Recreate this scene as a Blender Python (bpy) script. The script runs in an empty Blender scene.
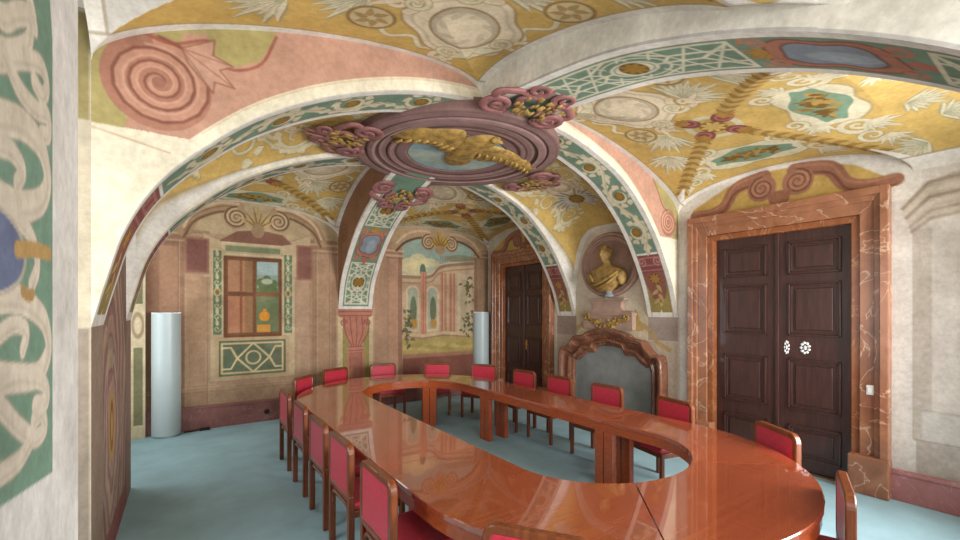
import bpy, bmesh, math, random
import numpy as np
from mathutils import Vector, Matrix

# ------------------------------------------------------------------ camera, world, light, exposure
scene = bpy.context.scene
COL = scene.collection
PI = math.pi

cam_d = bpy.data.cameras.new('camera')
cam_d.sensor_width = 36.0
cam_d.lens = 430.0 / 960.0 * 36.0
cam_d.shift_y = 40.5 / 960.0
cam_d.clip_start = 0.02
cam = bpy.data.objects.new('camera', cam_d)
cam.location = (0.0, 0.0, 1.9)
cam.rotation_euler = (PI / 2, 0, -0.605)
COL.objects.link(cam)
scene.camera = cam

world = bpy.data.worlds.new('world')
scene.world = world
world.use_nodes = True
world.node_tree.nodes['Background'].inputs[0].default_value = (0.80, 0.88, 1.0, 1)
world.node_tree.nodes['Background'].inputs[1].default_value = 1.5

scene.view_settings.view_transform = 'Standard'
scene.view_settings.look = 'None'
scene.view_settings.gamma = 1.0
scene.view_settings.use_curve_mapping = False
scene.view_settings.exposure = 0.3


def area(name, loc, target, sx, sy, power, col, spread=180):
    d = bpy.data.lights.new(name, 'AREA')
    d.shape = 'RECTANGLE'
    d.size, d.size_y = sx, sy
    d.energy = power
    d.color = col
    d.spread = math.radians(spread)
    o = bpy.data.objects.new(name, d)
    o.location = loc
    o.rotation_euler = (Vector(target) - Vector(loc)).to_track_quat('-Z', 'Y').to_euler()
    COL.objects.link(o)
    return o


# daylight entering through the windows (left niches and the wall behind the camera)
area('daylight_left_niche', (-1.15, 2.75, 2.0), (2.5, 2.9, 1.6), 1.2, 2.4, 24, (1.0, 0.97, 0.93))
area('daylight_far_niche', (-1.15, 7.0, 2.0), (2.5, 6.6, 1.5), 1.6, 2.4, 24, (1.0, 0.96, 0.92))
area('daylight_front_window', (1.4, -0.50, 1.9), (2.4, 5.5, 1.9), 1.6, 2.6, 55, (1.0, 0.97, 0.94), 130)
area('daylight_front_window_right', (4.6, -0.50, 1.9), (3.0, 5.5, 1.9), 1.6, 2.6, 158, (1.0, 0.98, 0.97), 125)

# ------------------------------------------------------------------ room measures
XL, XR, YB, YF = -0.457, 5.904, 8.21, -0.62
N0, N1, F0, F1 = 3.49, 3.98, 5.47, 5.92        # the two cross ribs
B0, B1 = 2.42, 3.08                            # the lengthwise ribs


# ------------------------------------------------------------------ tools
def lin(c):
    c = np.asarray(c, float)
    return np.where(c <= 0.04045, c / 12.92, ((c + 0.055) / 1.055) ** 2.4)


def L4(c):
    r = lin(c)
    return (float(r[0]), float(r[1]), float(r[2]), 1.0)


def link(o, parent=None):
    COL.objects.link(o)
    if parent is not None:
        o.parent = parent
    return o


def tag(o, label=None, cat=None, group=None, kind=None):
    if label:
        o['label'] = label
    if cat:
        o['category'] = cat
    if group:
        o['group'] = group
    if kind:
        o['kind'] = kind
    return o


def empty(name, loc=(0, 0, 0), rz=0.0):
    o = bpy.data.objects.new(name, None)
    o.location = loc
    o.rotation_euler = (0, 0, rz)
    o.empty_display_size = 0.1
    return link(o)


class MB:
    """collects shapes and links them as one mesh object"""
    def __init__(self):
        self.v, self.f, self.s = [], [], []

    def add(self, vs, fs, smooth=False):
        n = len(self.v)
        self.v += [tuple(p) for p in vs]
        for f in fs:
            self.f.append([i + n for i in f])
            self.s.append(smooth)
        return self

    def bm(self, b, smooth=False, M=None):
        b.verts.ensure_lookup_table()
        idx = {v: i for i, v in enumerate(b.verts)}
        vs = [(M @ v.co if M else v.co.copy()) for v in b.verts]
        self.add(vs, [[idx[v] for v in f.verts] for f in b.faces], smooth)
        b.free()
        return self

    def box(self, x0, x1, y0, y1, z0, z1, bev=0.0, seg=2):
        b = bmesh.new()
        bmesh.ops.create_cube(b, size=1.0)
        for v in b.verts:
            v.co = Vector(((x0 + x1) / 2 + v.co.x * (x1 - x0), (y0 + y1) / 2 + v.co.y * (y1 - y0), (z0 + z1) / 2 + v.co.z * (z1 - z0)))
        if bev > 0:
            bmesh.ops.bevel(b, geom=b.edges[:], offset=bev, segments=seg, profile=0.5, affect='EDGES')
        return self.bm(b)

    def grid(self, P, smooth=True, closed_u=False, closed_v=False):
        nu, nv = len(P), len(P[0])
        vs = [p for row in P for p in row]
        fs = []
        for i in range(nu if closed_u else nu - 1):
            for j in range(nv if closed_v else nv - 1):
                a, b_ = i, (i + 1) % nu
                c, d = j, (j + 1) % nv
                fs.append([a * nv + c, b_ * nv + c, b_ * nv + d, a * nv + d])
        return self.add(vs, fs, smooth)

    def tube(self, pts, r, n=8, smooth=True, cap=True):
        pts = [Vector(p) for p in pts]
        rr = r if hasattr(r, '__len__') else [r] * len(pts)
        rings = []
        up = None
        for i, p in enumerate(pts):
            t = (pts[min(i + 1, len(pts) - 1)] - pts[max(i - 1, 0)]).normalized()
            if up is None:
                up = Vector((0, 0, 1)) if abs(t.z) < 0.9 else Vector((1, 0, 0))
            a = t.cross(up)
            if a.length < 1e-6:
                a = t.orthogonal()
            a.normalize()
            b_ = a.cross(t).normalized()
            up = b_
            rings.append([p + (a * math.cos(2 * PI * k / n) + b_ * math.sin(2 * PI * k / n)) * rr[i] for k in range(n)])
        self.grid(rings, smooth, closed_v=True)
        if cap:
            base = len(self.v) - len(pts) * n
            self.f.append([base + k for k in range(n)][::-1]); self.s.append(False)
            self.f.append([base + (len(pts) - 1) * n + k for k in range(n)]); self.s.append(False)
        return self

    def prism(self, poly, axis, a0, a1):
        """extrude a 2D outline along an axis: 'x' -> (y,z), 'y' -> (x,z), 'z' -> (x,y)"""
        def P(p, a):
            return {'x': (a, p[0], p[1]), 'y': (p[0], a, p[1]), 'z': (p[0], p[1], a)}[axis]
        n = len(poly)
        vs = [P(p, a0) for p in poly] + [P(p, a1) for p in poly]
        fs = [list(range(n))[::-1], [n + i for i in range(n)]]
        fs += [[i, (i + 1) % n, n + (i + 1) % n, n + i] for i in range(n)]
        return self.add(vs, fs)

    def blob(self, c, r, sub=2):
        b = bmesh.new()
        bmesh.ops.create_icosphere(b, subdivisions=sub, radius=1.0)
        for v in b.verts:
            v.co = Vector((c[0] + v.co.x * r[0], c[1] + v.co.y * r[1], c[2] + v.co.z * r[2]))
        return self.bm(b, True)

    def lathe(self, prof, c, n=24, a0=0.0, a1=2 * PI, smooth=True):
        full = abs(a1 - a0 - 2 * PI) < 1e-6
        m = n if full else n + 1
        rows = [[(c[0] + r * math.cos(a0 + (a1 - a0) * k / n), c[1] + r * math.sin(a0 + (a1 - a0) * k / n), c[2] + z) for k in range(m)] for r, z in prof]
        return self.grid(rows, smooth, closed_v=full)

    def build(self, name, mat, parent=None, fix=True, kind=None):
        me = bpy.data.meshes.new(name)
        me.from_pydata(self.v, [], self.f)
        me.polygons.foreach_set('use_smooth', self.s)
        if fix:
            b = bmesh.new(); b.from_mesh(me)
            bmesh.ops.recalc_face_normals(b, faces=b.faces[:])
            b.to_mesh(me); b.free()
        me.materials.append(mat)
        me.update()
        o = bpy.data.objects.new(name, me)
        link(o, parent)
        if kind:
            o['kind'] = kind
        return o


def catmull(pts, n=8):
    P = [np.array(p, float) for p in pts]
    P = [2 * P[0] - P[1]] + P + [2 * P[-1] - P[-2]]
    out = []
    for i in range(1, len(P) - 2):
        for k in range(n):
            t = k / n
            a, b, c, d = P[i - 1], P[i], P[i + 1], P[i + 2]
            out.append(0.5 * (2 * b + (c - a) * t + (2 * a - 5 * b + 4 * c - d) * t * t + (3 * b - 3 * c + d - a) * t ** 3))
    out.append(P[-2])
    return np.array(out)


# ------------------------------------------------------------------ materials
def new_mat(name):
    m = bpy.data.materials.new(name)
    m.use_nodes = True
    nt = m.node_tree
    b = nt.nodes['Principled BSDF']
    return m, nt, b


def N(nt, typ, **kw):
    n = nt.nodes.new(typ)
    for k, v in kw.items():
        if k in n.inputs:
            n.inputs[k].default_value = v
        else:
            setattr(n, k, v)
    return n


def noise_ramp(nt, scale, stops, detail=6, rough=0.6, stretch=(1, 1, 1), distort=0.0, coord='Object'):
    tc = N(nt, 'ShaderNodeTexCoord')
    mp = N(nt, 'ShaderNodeMapping')
    mp.inputs['Scale'].default_value = stretch
    nt.links.new(tc.outputs[coord], mp.inputs[0])
    no = N(nt, 'ShaderNodeTexNoise')
    no.inputs['Scale'].default_value = scale
    no.inputs['Detail'].default_value = detail
    no.inputs['Roughness'].default_value = rough
    no.inputs['Distortion'].default_value = distort
    nt.links.new(mp.outputs[0], no.inputs['Vector'])
    cr = N(nt, 'ShaderNodeValToRGB')
    while len(cr.color_ramp.elements) < len(stops):
        cr.color_ramp.elements.new(0.5)
    for e, (p, c) in zip(cr.color_ramp.elements, stops):
        e.position = p
        e.color = c
    nt.links.new(no.outputs['Fac'], cr.inputs[0])
    return cr, mp, no


def plain(name, col, rough=0.5, metal=0.0, var=0.12, scale=6.0, coat=0.0, bump=0.0, stretch=(1, 1, 1)):
    m, nt, b = new_mat(name)
    c = np.array(col)
    cr, mp, no = noise_ramp(nt, scale, [(0.3, L4(np.clip(c * (1 - var), 0, 1))), (0.7, L4(np.clip(c * (1 + var), 0, 1)))], stretch=stretch)
    nt.links.new(cr.outputs[0], b.inputs['Base Color'])
    b.inputs['Roughness'].default_value = rough
    b.inputs['Metallic'].default_value = metal
    b.inputs['Coat Weight'].default_value = coat
    b.inputs['Coat Roughness'].default_value = 0.08
    if bump > 0:
        bp = N(nt, 'ShaderNodeBump')
        bp.inputs['Strength'].default_value = bump
        bp.inputs['Distance'].default_value = 0.01
        nt.links.new(no.outputs['Fac'], bp.inputs['Height'])
        nt.links.new(bp.outputs[0], b.inputs['Normal'])
    return m


def fresco_mat():
    m, nt, b = new_mat('fresco_plaster')
    at = N(nt, 'ShaderNodeAttribute', attribute_name='paint')
    cr, mp, no = noise_ramp(nt, 2.6, [(0.28, (0.66, 0.65, 0.63, 1)), (0.72, (1.12, 1.12, 1.12, 1))], detail=10, rough=0.72)
    cr2, mp2, no2 = noise_ramp(nt, 22.0, [(0.3, (0.84, 0.84, 0.84, 1)), (0.65, (1.06, 1.06, 1.06, 1))], detail=6, rough=0.7)
    mx = N(nt, 'ShaderNodeMixRGB', blend_type='MULTIPLY'); mx.inputs[0].default_value = 1
    mx2 = N(nt, 'ShaderNodeMixRGB', blend_type='MULTIPLY'); mx2.inputs[0].default_value = 1
    nt.links.new(at.outputs['Color'], mx.inputs[1]); nt.links.new(cr.outputs[0], mx.inputs[2])
    nt.links.new(mx.outputs[0], mx2.inputs[1]); nt.links.new(cr2.outputs[0], mx2.inputs[2])
    nt.links.new(mx2.outputs[0], b.inputs['Base Color'])
    b.inputs['Roughness'].default_value = 0.75
    b.inputs['Specular IOR Level'].default_value = 0.25
    bp = N(nt, 'ShaderNodeBump'); bp.inputs['Strength'].default_value = 0.15; bp.inputs['Distance'].default_value = 0.01
    nt.links.new(no2.outputs['Fac'], bp.inputs['Height']); nt.links.new(bp.outputs[0], b.inputs['Normal'])
    return m


def wood(name, dark, mid, light, rough, coat, stretch, scale=3.0, distort=0.4, coat_ior=1.5):
    m, nt, b = new_mat(name)
    cr, mp, no = noise_ramp(nt, scale, [(0.25, L4(dark)), (0.5, L4(mid)), (0.75, L4(light))], detail=3, rough=0.6, stretch=stretch, distort=distort)
    nt.links.new(cr.outputs[0], b.inputs['Base Color'])
    b.inputs['Roughness'].default_value = rough
    b.inputs['Coat Weight'].default_value = coat
    b.inputs['Coat Roughness'].default_value = 0.03
    b.inputs['Coat IOR'].default_value = coat_ior
    return m


def marble(name, a, b_, vein, scale=3.5, rough=0.25):
    m, nt, b = new_mat(name)
    cr, mp, no = noise_ramp(nt, scale, [(0.3, L4(a)), (0.7, L4(b_))], detail=9, rough=0.65, distort=0.8)
    tc = N(nt, 'ShaderNodeTexCoord')
    wv = N(nt, 'ShaderNodeTexNoise')
    wv.inputs['Scale'].default_value = scale * 0.7; wv.inputs['Detail'].default_value = 6; wv.inputs['Distortion'].default_value = 1.6
    nt.links.new(tc.outputs['Object'], wv.inputs['Vector'])
    vr = N(nt, 'ShaderNodeValToRGB')
    e = vr.color_ramp.elements
    e[0].position = 0.488; e[0].color = (0, 0, 0, 1)
    e[1].position = 0.512; e[1].color = (0, 0, 0, 1)
    k = e.new(0.5); k.color = (0.55, 0.55, 0.55, 1)
    nt.links.new(wv.outputs['Fac'], vr.inputs[0])
    mx = N(nt, 'ShaderNodeMixRGB')
    nt.links.new(vr.outputs[0], mx.inputs[0]); nt.links.new(cr.outputs[0], mx.inputs[1])
    mx.inputs[2].default_value = L4(vein)
    nt.links.new(mx.outputs[0], b.inputs['Base Color'])
    b.inputs['Roughness'].default_value = rough
    return m


M_FRESCO = fresco_mat()
M_CARPET = plain('teal_carpet', (0.585, 0.725, 0.765), 0.95, var=0.07, scale=1.6, bump=0.0)
M_WHITE = plain('white_plaster', (0.86, 0.845, 0.815), 0.85, var=0.04, scale=3)
M_TABLE = wood('table_veneer', (0.585, 0.27, 0.16), (0.625, 0.30, 0.18), (0.665, 0.335, 0.205), 0.2, 1.0, (0.6, 18, 18), 1.6, 0.1, 2.1)
_nt = M_TABLE.node_tree
_oi = N(_nt, 'ShaderNodeObjectInfo')
_mr = N(_nt, 'ShaderNodeMapRange'); _mr.inputs['To Min'].default_value = 0.86; _mr.inputs['To Max'].default_value = 1.16
_nt.links.new(_oi.outputs['Random'], _mr.inputs['Value'])
_mx = N(_nt, 'ShaderNodeMixRGB', blend_type='MULTIPLY'); _mx.inputs[0].default_value = 1
_src = _nt.nodes['Principled BSDF'].inputs['Base Color'].links[0].from_socket
_nt.links.new(_src, _mx.inputs[1]); _nt.links.new(_mr.outputs[0], _mx.inputs[2])
_nt.links.new(_mx.outputs[0], _nt.nodes['Principled BSDF'].inputs['Base Color'])
M_EDGE = wood('table_edge_wood', (0.53, 0.23, 0.11), (0.62, 0.29, 0.14), (0.69, 0.35, 0.17), 0.28, 0.4, (6, 6, 20))
M_CHAIR = wood('chair_wood', (0.33, 0.16, 0.085), (0.44, 0.225, 0.11), (0.54, 0.29, 0.14), 0.36, 0.25, (14, 14, 2))
M_RED = plain('red_upholstery', (0.73, 0.17, 0.25), 0.42, var=0.07, scale=30)
M_RED.node_tree.nodes['Principled BSDF'].inputs['Sheen Weight'].default_value = 0.35
M_RED.node_tree.nodes['Principled BSDF'].inputs['Sheen Roughness'].default_value = 0.4
M_RED.node_tree.nodes['Principled BSDF'].inputs['Sheen Tint'].default_value = (1.0, 0.5, 0.6, 1)
M_DOOR = wood('dark_door_wood', (0.17, 0.09, 0.075), (0.24, 0.135, 0.11), (0.29, 0.17, 0.14), 0.38, 0.2, (10, 10, 1.2))
M_MARBLE = marble('red_marble', (0.47, 0.30, 0.205), (0.66, 0.455, 0.335), (0.86, 0.74, 0.63), 2.2)
M_INNER = marble('amber_marble', (0.46, 0.26, 0.15), (0.60, 0.37, 0.22), (0.74, 0.56, 0.40), 3, 0.25)
M_MANTEL = marble('brown_marble', (0.38, 0.23, 0.17), (0.54, 0.36, 0.27), (0.68, 0.55, 0.44), 3, 0.2)
M_SKIRT = marble('mauve_marble', (0.55, 0.345, 0.335), (0.67, 0.46, 0.445), (0.78, 0.62, 0.60), 4, 0.4)
M_SKIRTB = marble('dark_mauve_marble', (0.46, 0.28, 0.265), (0.57, 0.37, 0.345), (0.68, 0.50, 0.47), 4, 0.4)
M_GREYP = plain('grey_fire_screen', (0.50, 0.51, 0.50), 0.7, var=0.1, scale=4)
M_LAMP = plain('frosted_acrylic', (0.69, 0.75, 0.755), 0.35, var=0.02, scale=2)
M_STEEL = plain('brushed_steel', (0.75, 0.76, 0.78), 0.3, metal=1.0, var=0.05)
M_SILVER = plain('silver_plate', (0.88, 0.88, 0.88), 0.35, metal=0.3, var=0.15, scale=60)
M_BRASS = plain('brass', (0.75, 0.58, 0.25), 0.3, metal=0.9, var=0.1)
M_GILT = plain('gilded_plaster', (0.56, 0.445, 0.235), 0.55, var=0.25, scale=14, bump=0.2)
M_EAGLE = plain('old_gold_eagle', (0.55, 0.44, 0.22), 0.7, var=0.3, scale=12)
M_MAUVE = plain('mauve_stucco', (0.52, 0.40, 0.385), 0.6, var=0.14, scale=5)
M_ROSE = plain('rose_stucco', (0.52, 0.345, 0.335), 0.6, var=0.18, scale=9)
M_STONE = plain('pinkish_stone', (0.68, 0.565, 0.50), 0.7, var=0.12, scale=5)
M_BLACK = plain('black_rubber', (0.06, 0.06, 0.06), 0.6)
M_PLASTIC = plain('white_plastic', (0.88, 0.87, 0.85), 0.4, var=0.02)
M_THRESH = plain('metal_threshold', (0.62, 0.60, 0.56), 0.45, metal=0.5, var=0.05)
m_, nt_, b_ = new_mat('window_glass')
b_.inputs['Transmission Weight'].default_value = 1.0
b_.inputs['Roughness'].default_value = 0.0
b_.inputs['Base Color'].default_value = (0.95, 0.98, 1, 1)
b_.inputs['IOR'].default_value = 1.1
M_GLASS = m_

# ------------------------------------------------------------------ fresco painting on surface grids
OCHRE = (0.79, 0.665, 0.385); GREEN = (0.44, 0.545, 0.465); CREAM = (0.86, 0.81, 0.68); WHITE = (0.885, 0.87, 0.83)
MAROON = (0.50, 0.30, 0.285); PINK = (0.74, 0.575, 0.49); GOLD = (0.60, 0.46, 0.20); DGOLD = (0.43, 0.32, 0.13); BLUE = (0.52, 0.60, 0.66)
BROWN = (0.45, 0.33, 0.22); OLIVE = (0.66, 0.61, 0.40); GREY = (0.66, 0.64, 0.60); LEAF = (0.71, 0.72, 0.60)


class Paint:
    """a painter working on surface points with flat coordinates U, V in metres"""
    def __init__(s, U, V, base, step):
        s.shape = U.shape
        s.U, s.V = U.ravel(), V.ravel()
        s.C = np.tile(np.array(base, float), (s.U.size, 1))
        s.h = step

    def idx(s, x0, x1, y0, y1):
        return np.nonzero((s.U > x0) & (s.U < x1) & (s.V > y0) & (s.V < y1))[0]

    def mixin(s, i, a, col):
        a = a[:, None]
        s.C[i] = s.C[i] * (1 - a) + np.array(col) * a

    def rect(s, x0, x1, y0, y1, col, a=1.0):
        x0, x1 = min(x0, x1), max(x0, x1); y0, y1 = min(y0, y1), max(y0, y1)
        i = s.idx(x0, x1, y0, y1)
        s.mixin(i, np.full(i.size, a), col)

    def frame(s, x0, x1, y0, y1, w, col, a=1.0):
        s.stroke([(x0, y0), (x1, y0), (x1, y1), (x0, y1), (x0, y0)], w, col, a)

    def mask(s, m, col, a=1.0):
        i = np.nonzero(m)[0]
        s.mixin(i, np.full(i.size, a), col)

    def poly(s, pts, col, a=1.0):
        P = np.array(pts, float)
        i = s.idx(P[:, 0].min(), P[:, 0].max(), P[:, 1].min(), P[:, 1].max())
        if not i.size:
            return
        x, y = s.U[i], s.V[i]
        ins = np.zeros(i.size, bool)
        Q = np.roll(P, -1, 0)
        for (x0, y0), (x1, y1) in zip(P, Q):
            if y0 == y1:
                continue
            c = (y0 > y) != (y1 > y)
            ins ^= c & (x < (x1 - x0) * (y - y0) / (y1 - y0) + x0)
        i = i[ins]
        s.mixin(i, np.full(i.size, a), col)
        if a > 0.89:
            s.stroke(np.concatenate([P, P[:1]]), s.h * 0.6, col, a)

    def stroke(s, pts, w, col, a=1.0):
        P = np.array(pts, float)
        W = np.linspace(w[0], w[1], len(P)) / 2 if hasattr(w, '__len__') else np.full(len(P), w / 2)
        m = W.max() + s.h
        i = s.idx(P[:, 0].min() - m, P[:, 0].max() + m, P[:, 1].min() - m, P[:, 1].max() + m)
        if not i.size:
            return
        x, y = s.U[i], s.V[i]
        best = np.full(i.size, -9.0)
        for k in range(len(P) - 1):
            ax, ay = P[k]; bx, by = P[k + 1]
            dx, dy = bx - ax, by - ay
            l2 = dx * dx + dy * dy + 1e-12
            t = np.clip(((x - ax) * dx + (y - ay) * dy) / l2, 0, 1)
            d = np.hypot(x - ax - t * dx, y - ay - t * dy)
            best = np.maximum(best, W[k] + (W[k + 1] - W[k]) * t - d)
        al = np.clip(best / s.h + 0.5, 0, 1) * a
        s.mixin(i, al, col)

    def curve(s, pts, w, col, a=1.0, n=6):
        s.stroke(catmull(pts, n), w, col, a)

    def ell(s, cx, cy, rx, ry, col, a=1.0, ang=0.0, inner=0.0):
        m = max(rx, ry) + s.h
        i = s.idx(cx - m, cx + m, cy - m, cy + m)
        if not i.size:
            return
        x, y = s.U[i] - cx, s.V[i] - cy
        c, sn = math.cos(ang), math.sin(ang)
        r = np.hypot((x * c + y * sn) / rx, (-x * sn + y * c) / ry)
        q = min(rx, ry)
        al = np.clip((1 - r) * q / s.h + 0.5, 0, 1)
        if inner > 0:
            al *= np.clip((r - inner) * q / s.h + 0.5, 0, 1)
        s.mixin(i, al * a, col)

    def spiral(s, cx, cy, r, turns, a0, sgn, w, col, a=1.0, shrink=0.12):
        n = int(14 * turns) + 3
        pts = []
        for k in range(n):
            t = k / (n - 1)
            rr = r * (1 - t * (1 - shrink)); an = a0 + sgn * 2 * PI * turns * t
            pts.append((cx + rr * math.cos(an), cy + rr * math.sin(an)))
        s.stroke(pts, w, col, a)

    def leaf(s, x, y, ang, Ln, Wd, col, a=1.0, bend=0.25):
        c, sn = math.cos(ang), math.sin(ang)
        pts = []
        for k in range(9):
            t = k / 8
            pts.append((t * Ln, Wd * math.sin(PI * t ** 0.7) * 0.5 + bend * Ln * t * t))
        for k in range(7, 0, -1):
            t = k / 8
            pts.append((t * Ln, -Wd * math.sin(PI * t ** 0.7) * 0.5 + bend * Ln * t * t))
        s.poly([(x + p * c - q * sn, y + p * sn + q * c) for p, q in pts], col, a)

    def fan(s, x, y, ang, spread, n, Ln, Wd, col, a=1.0):
        for k in range(n):
            t = k / (n - 1) - 0.5 if n > 1 else 0
            q = Ln * (1 - 0.5 * abs(t)) * (0.86 + 0.14 * math.sin(k * 2.4))
            s.leaf(x, y, ang + t * spread, q, Wd, col, a, bend=0.5 * t)
            if Wd > 0.03:
                e = ang + t * spread
                s.stroke([(x + q * 0.25 * math.cos(e), y + q * 0.25 * math.sin(e)), (x + q * 0.85 * math.cos(e + 0.22 * t), y + q * 0.85 * math.sin(e + 0.22 * t))], 0.012, tuple(np.array(col) * 0.78), a * 0.6)

    def rosette(s, x, y, r, c1=GOLD, c2=DGOLD, n=8):
        s.ell(x, y, r, r, c2)
        for k in range(n):
            an = 2 * PI * k / n
            s.ell(x + 0.58 * r * math.cos(an), y + 0.58 * r * math.sin(an), r * 0.36, r * 0.2, c1, 1, an)
        s.ell(x, y, r * 0.28, r * 0.28, c1)

    def vine(s, s0, s1, t0, amp, n, col=(0.83, 0.79, 0.67), dark=(0.50, 0.50, 0.40), sgn=1, gold=True, w=0.045):
        L = (s1 - s0) / n
        xs = np.linspace(s0, s1, 14 * n + 1)
        f = lambda x: t0 + sgn * amp * 0.72 * math.sin(PI * (x - s0) / L)
        stem = [(x, f(x)) for x in xs]
        sp = []
        for k in range(n):
            sg = sgn * (1 if k % 2 == 0 else -1)
            sp.append((s0 + (k + 0.55) * L, t0 - sg * amp * 0.16, sg))
        for c, grow in ((dark, 0.014), (col, 0.0)):
            s.stroke(stem, w + grow, c, 0.95)
            for cx, cy, sg in sp:
                R = min(L * 0.42, amp * 0.85)
                s.spiral(cx, cy, R, 1.2, PI, -sg, (w * 1.1 + grow, w * 0.6 + grow), c, 0.95, 0.3)
                for q in range(7):
                    an = PI + q * 0.75
                    s.leaf(cx + R * math.cos(an), cy + R * math.sin(an), an + 0.9 * sg, amp * 0.5 + grow, 0.095 + grow, c, 0.95, bend=0.35 * sg)
                for q in (-0.42, -0.25, 0.1, 0.38):
                    x = cx + q * L
                    s.leaf(x, f(x), sg * (1.0 + q), amp * 0.55 + grow, 0.095 + grow, c, 0.95, bend=-0.3 * sg)
                s.leaf(cx + 0.45 * L, cy + sg * amp * 0.5, -sg * 0.7, amp * 0.7, 0.06 + grow, c, 0.9, bend=0.3 * sg)
        s.stroke([(x, y - w * 0.25) for x, y in stem], w * 0.22, dark, 0.5)
        if gold:
            for cx, cy, sg in sp:
                s.ell(cx, cy, min(L * 0.27, amp * 0.46), min(L * 0.27, amp * 0.46), dark, 0.7)
                s.rosette(cx, cy, min(L * 0.24, amp * 0.42))

    def cartouche(s, x, y, w, h, col=(0.83, 0.75, 0.63), edge=(0.62, 0.52, 0.38), ang=0.0):
        c, sn = math.cos(ang), math.sin(ang)

        def T(p, q):
            return (x + p * c - q * sn, y + p * sn + q * c)
        pts = [T(w * math.cos(t) * (0.93 - 0.07 * math.cos(4 * t)), h * math.sin(t) * (0.92 + 0.08 * math.cos(6 * t))) for t in np.linspace(0, 2 * PI, 48)]
        s.poly(pts, col)
        s.stroke(pts, 0.022, edge, 0.55)
        s.stroke([T((p - x) * 0.0 + 0.86 * w * math.cos(t) * (0.93 - 0.07 * math.cos(4 * t)), 0.84 * h * math.sin(t) * (0.92 + 0.08 * math.cos(6 * t))) for t, p in [(t, x) for t in np.linspace(0, 2 * PI, 48)]], 0.03, tuple(0.86 * np.array(col)), 0.7)
        s.ell(*T(0, 0), w * 0.56, h * 0.56, tuple(0.80 * np.array(col)), 0.8, ang)
        s.ell(*T(0.02, 0.01), w * 0.47, h * 0.45, tuple(1.02 * np.array(col)), 0.8, ang)
        s.ell(*T(0, 0), w * 0.58, h * 0.58, edge, 0.7, ang, inner=0.93)
        for k in range(7):
            s.leaf(*T(w * 0.3 * math.cos(k * 0.9), h * 0.3 * math.sin(k * 0.9)), ang + k * 0.9 + 1.2, w * 0.34, w * 0.11, tuple(0.84 * np.array(col)), 0.6)
        for a_, b_ in ((-1, -1), (-1, 1), (1, -1), (1, 1)):
            p = T(a_ * w * 0.82, b_ * h * 0.72)
            r_ = min(w, h) * 0.30
            s.spiral(p[0], p[1], r_, 1.4, ang, a_ * b_, (r_ * 0.55 + 0.012, r_ * 0.2 + 0.012), edge, 0.7)
            s.spiral(p[0], p[1], r_, 1.4, ang, a_ * b_, (r_ * 0.55, r_ * 0.2), col)
            for q in (-0.5, 0.4):
                e = math.atan2(b_ * h, a_ * w) + ang + q
                s.leaf(p[0], p[1], e, r_ * 1.7, r_ * 0.5, edge, 0.6, 0.3 * a_); s.leaf(p[0], p[1], e, r_ * 1.6, r_ * 0.4, col, 1, 0.3 * a_)

    def ribbon(s, pts, w, col):
        s.curve(pts, w, col); s.curve(pts, w * 0.25, tuple(0.8 * np.array(col)), 0.6)


def surf(name, P, C, mat=None, parent=None, mask=None, kind='structure', flip=False):
    """mesh from a (nu,nv,3) grid carrying a point colour 'paint' (values in sRGB)"""
    nu, nv = P.shape[:2]
    I = np.arange(nu * nv).reshape(nu, nv)
    Q = np.stack([I[:-1, :-1], I[1:, :-1], I[1:, 1:], I[:-1, 1:]], -1).reshape(-1, 4)
    if flip:
        Q = Q[:, ::-1]
    if mask is not None:
        Q = Q[mask.reshape(-1)]
    return surf_raw(name, P.reshape(-1, 3), Q, C, mat, parent, kind)


def surf_raw(name, V, Q, C, mat=None, parent=None, kind='structure'):
    me = bpy.data.meshes.new(name)
    me.vertices.add(len(V))
    me.vertices.foreach_set('co', np.ascontiguousarray(V, dtype=np.float32).ravel())
    me.loops.add(Q.size)
    me.loops.foreach_set('vertex_index', np.ascontiguousarray(Q, dtype=np.int32).ravel())
    me.polygons.add(len(Q))
    me.polygons.foreach_set('loop_start', np.arange(0, Q.size, 4, dtype=np.int32))
    me.polygons.foreach_set('use_smooth', np.ones(len(Q), dtype=bool))
    me.update(calc_edges=True)
    at = me.color_attributes.new('paint', 'FLOAT_COLOR', 'POINT')
    c4 = np.ones((len(V), 4), np.float32)
    c4[:, :3] = lin(np.clip(C, 0, 1))
    at.data.foreach_set('color', c4.ravel())
    me.materials.append(mat or M_FRESCO)
    me.validate()
    o = bpy.data.objects.new(name, me)
    link(o, parent)
    if kind:
        o['kind'] = kind
    return o


def wallgrid(axis, c, a0, a1, z0, z1, step):
    a = np.linspace(a0, a1, int(round((a1 - a0) / step)) + 1)
    z = np.linspace(z0, z1, int(round((z1 - z0) / step)) + 1)
    A, Z = np.meshgrid(a, z, indexing='ij')
    K = np.full_like(A, c)
    P = np.stack([K, A, Z], -1) if axis == 'x' else np.stack([A, K, Z], -1)
    return A, Z, P


# ------------------------------------------------------------------ floor, plain shell
MB().box(-2.0, 6.4, -1.0, 8.6, -0.12, 0.0).build('floor', M_CARPET, kind='structure')
MB().box(-2.0, 6.4, -1.0, 8.6, 4.45, 4.55).build('ceiling', M_WHITE, kind='structure')


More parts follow.
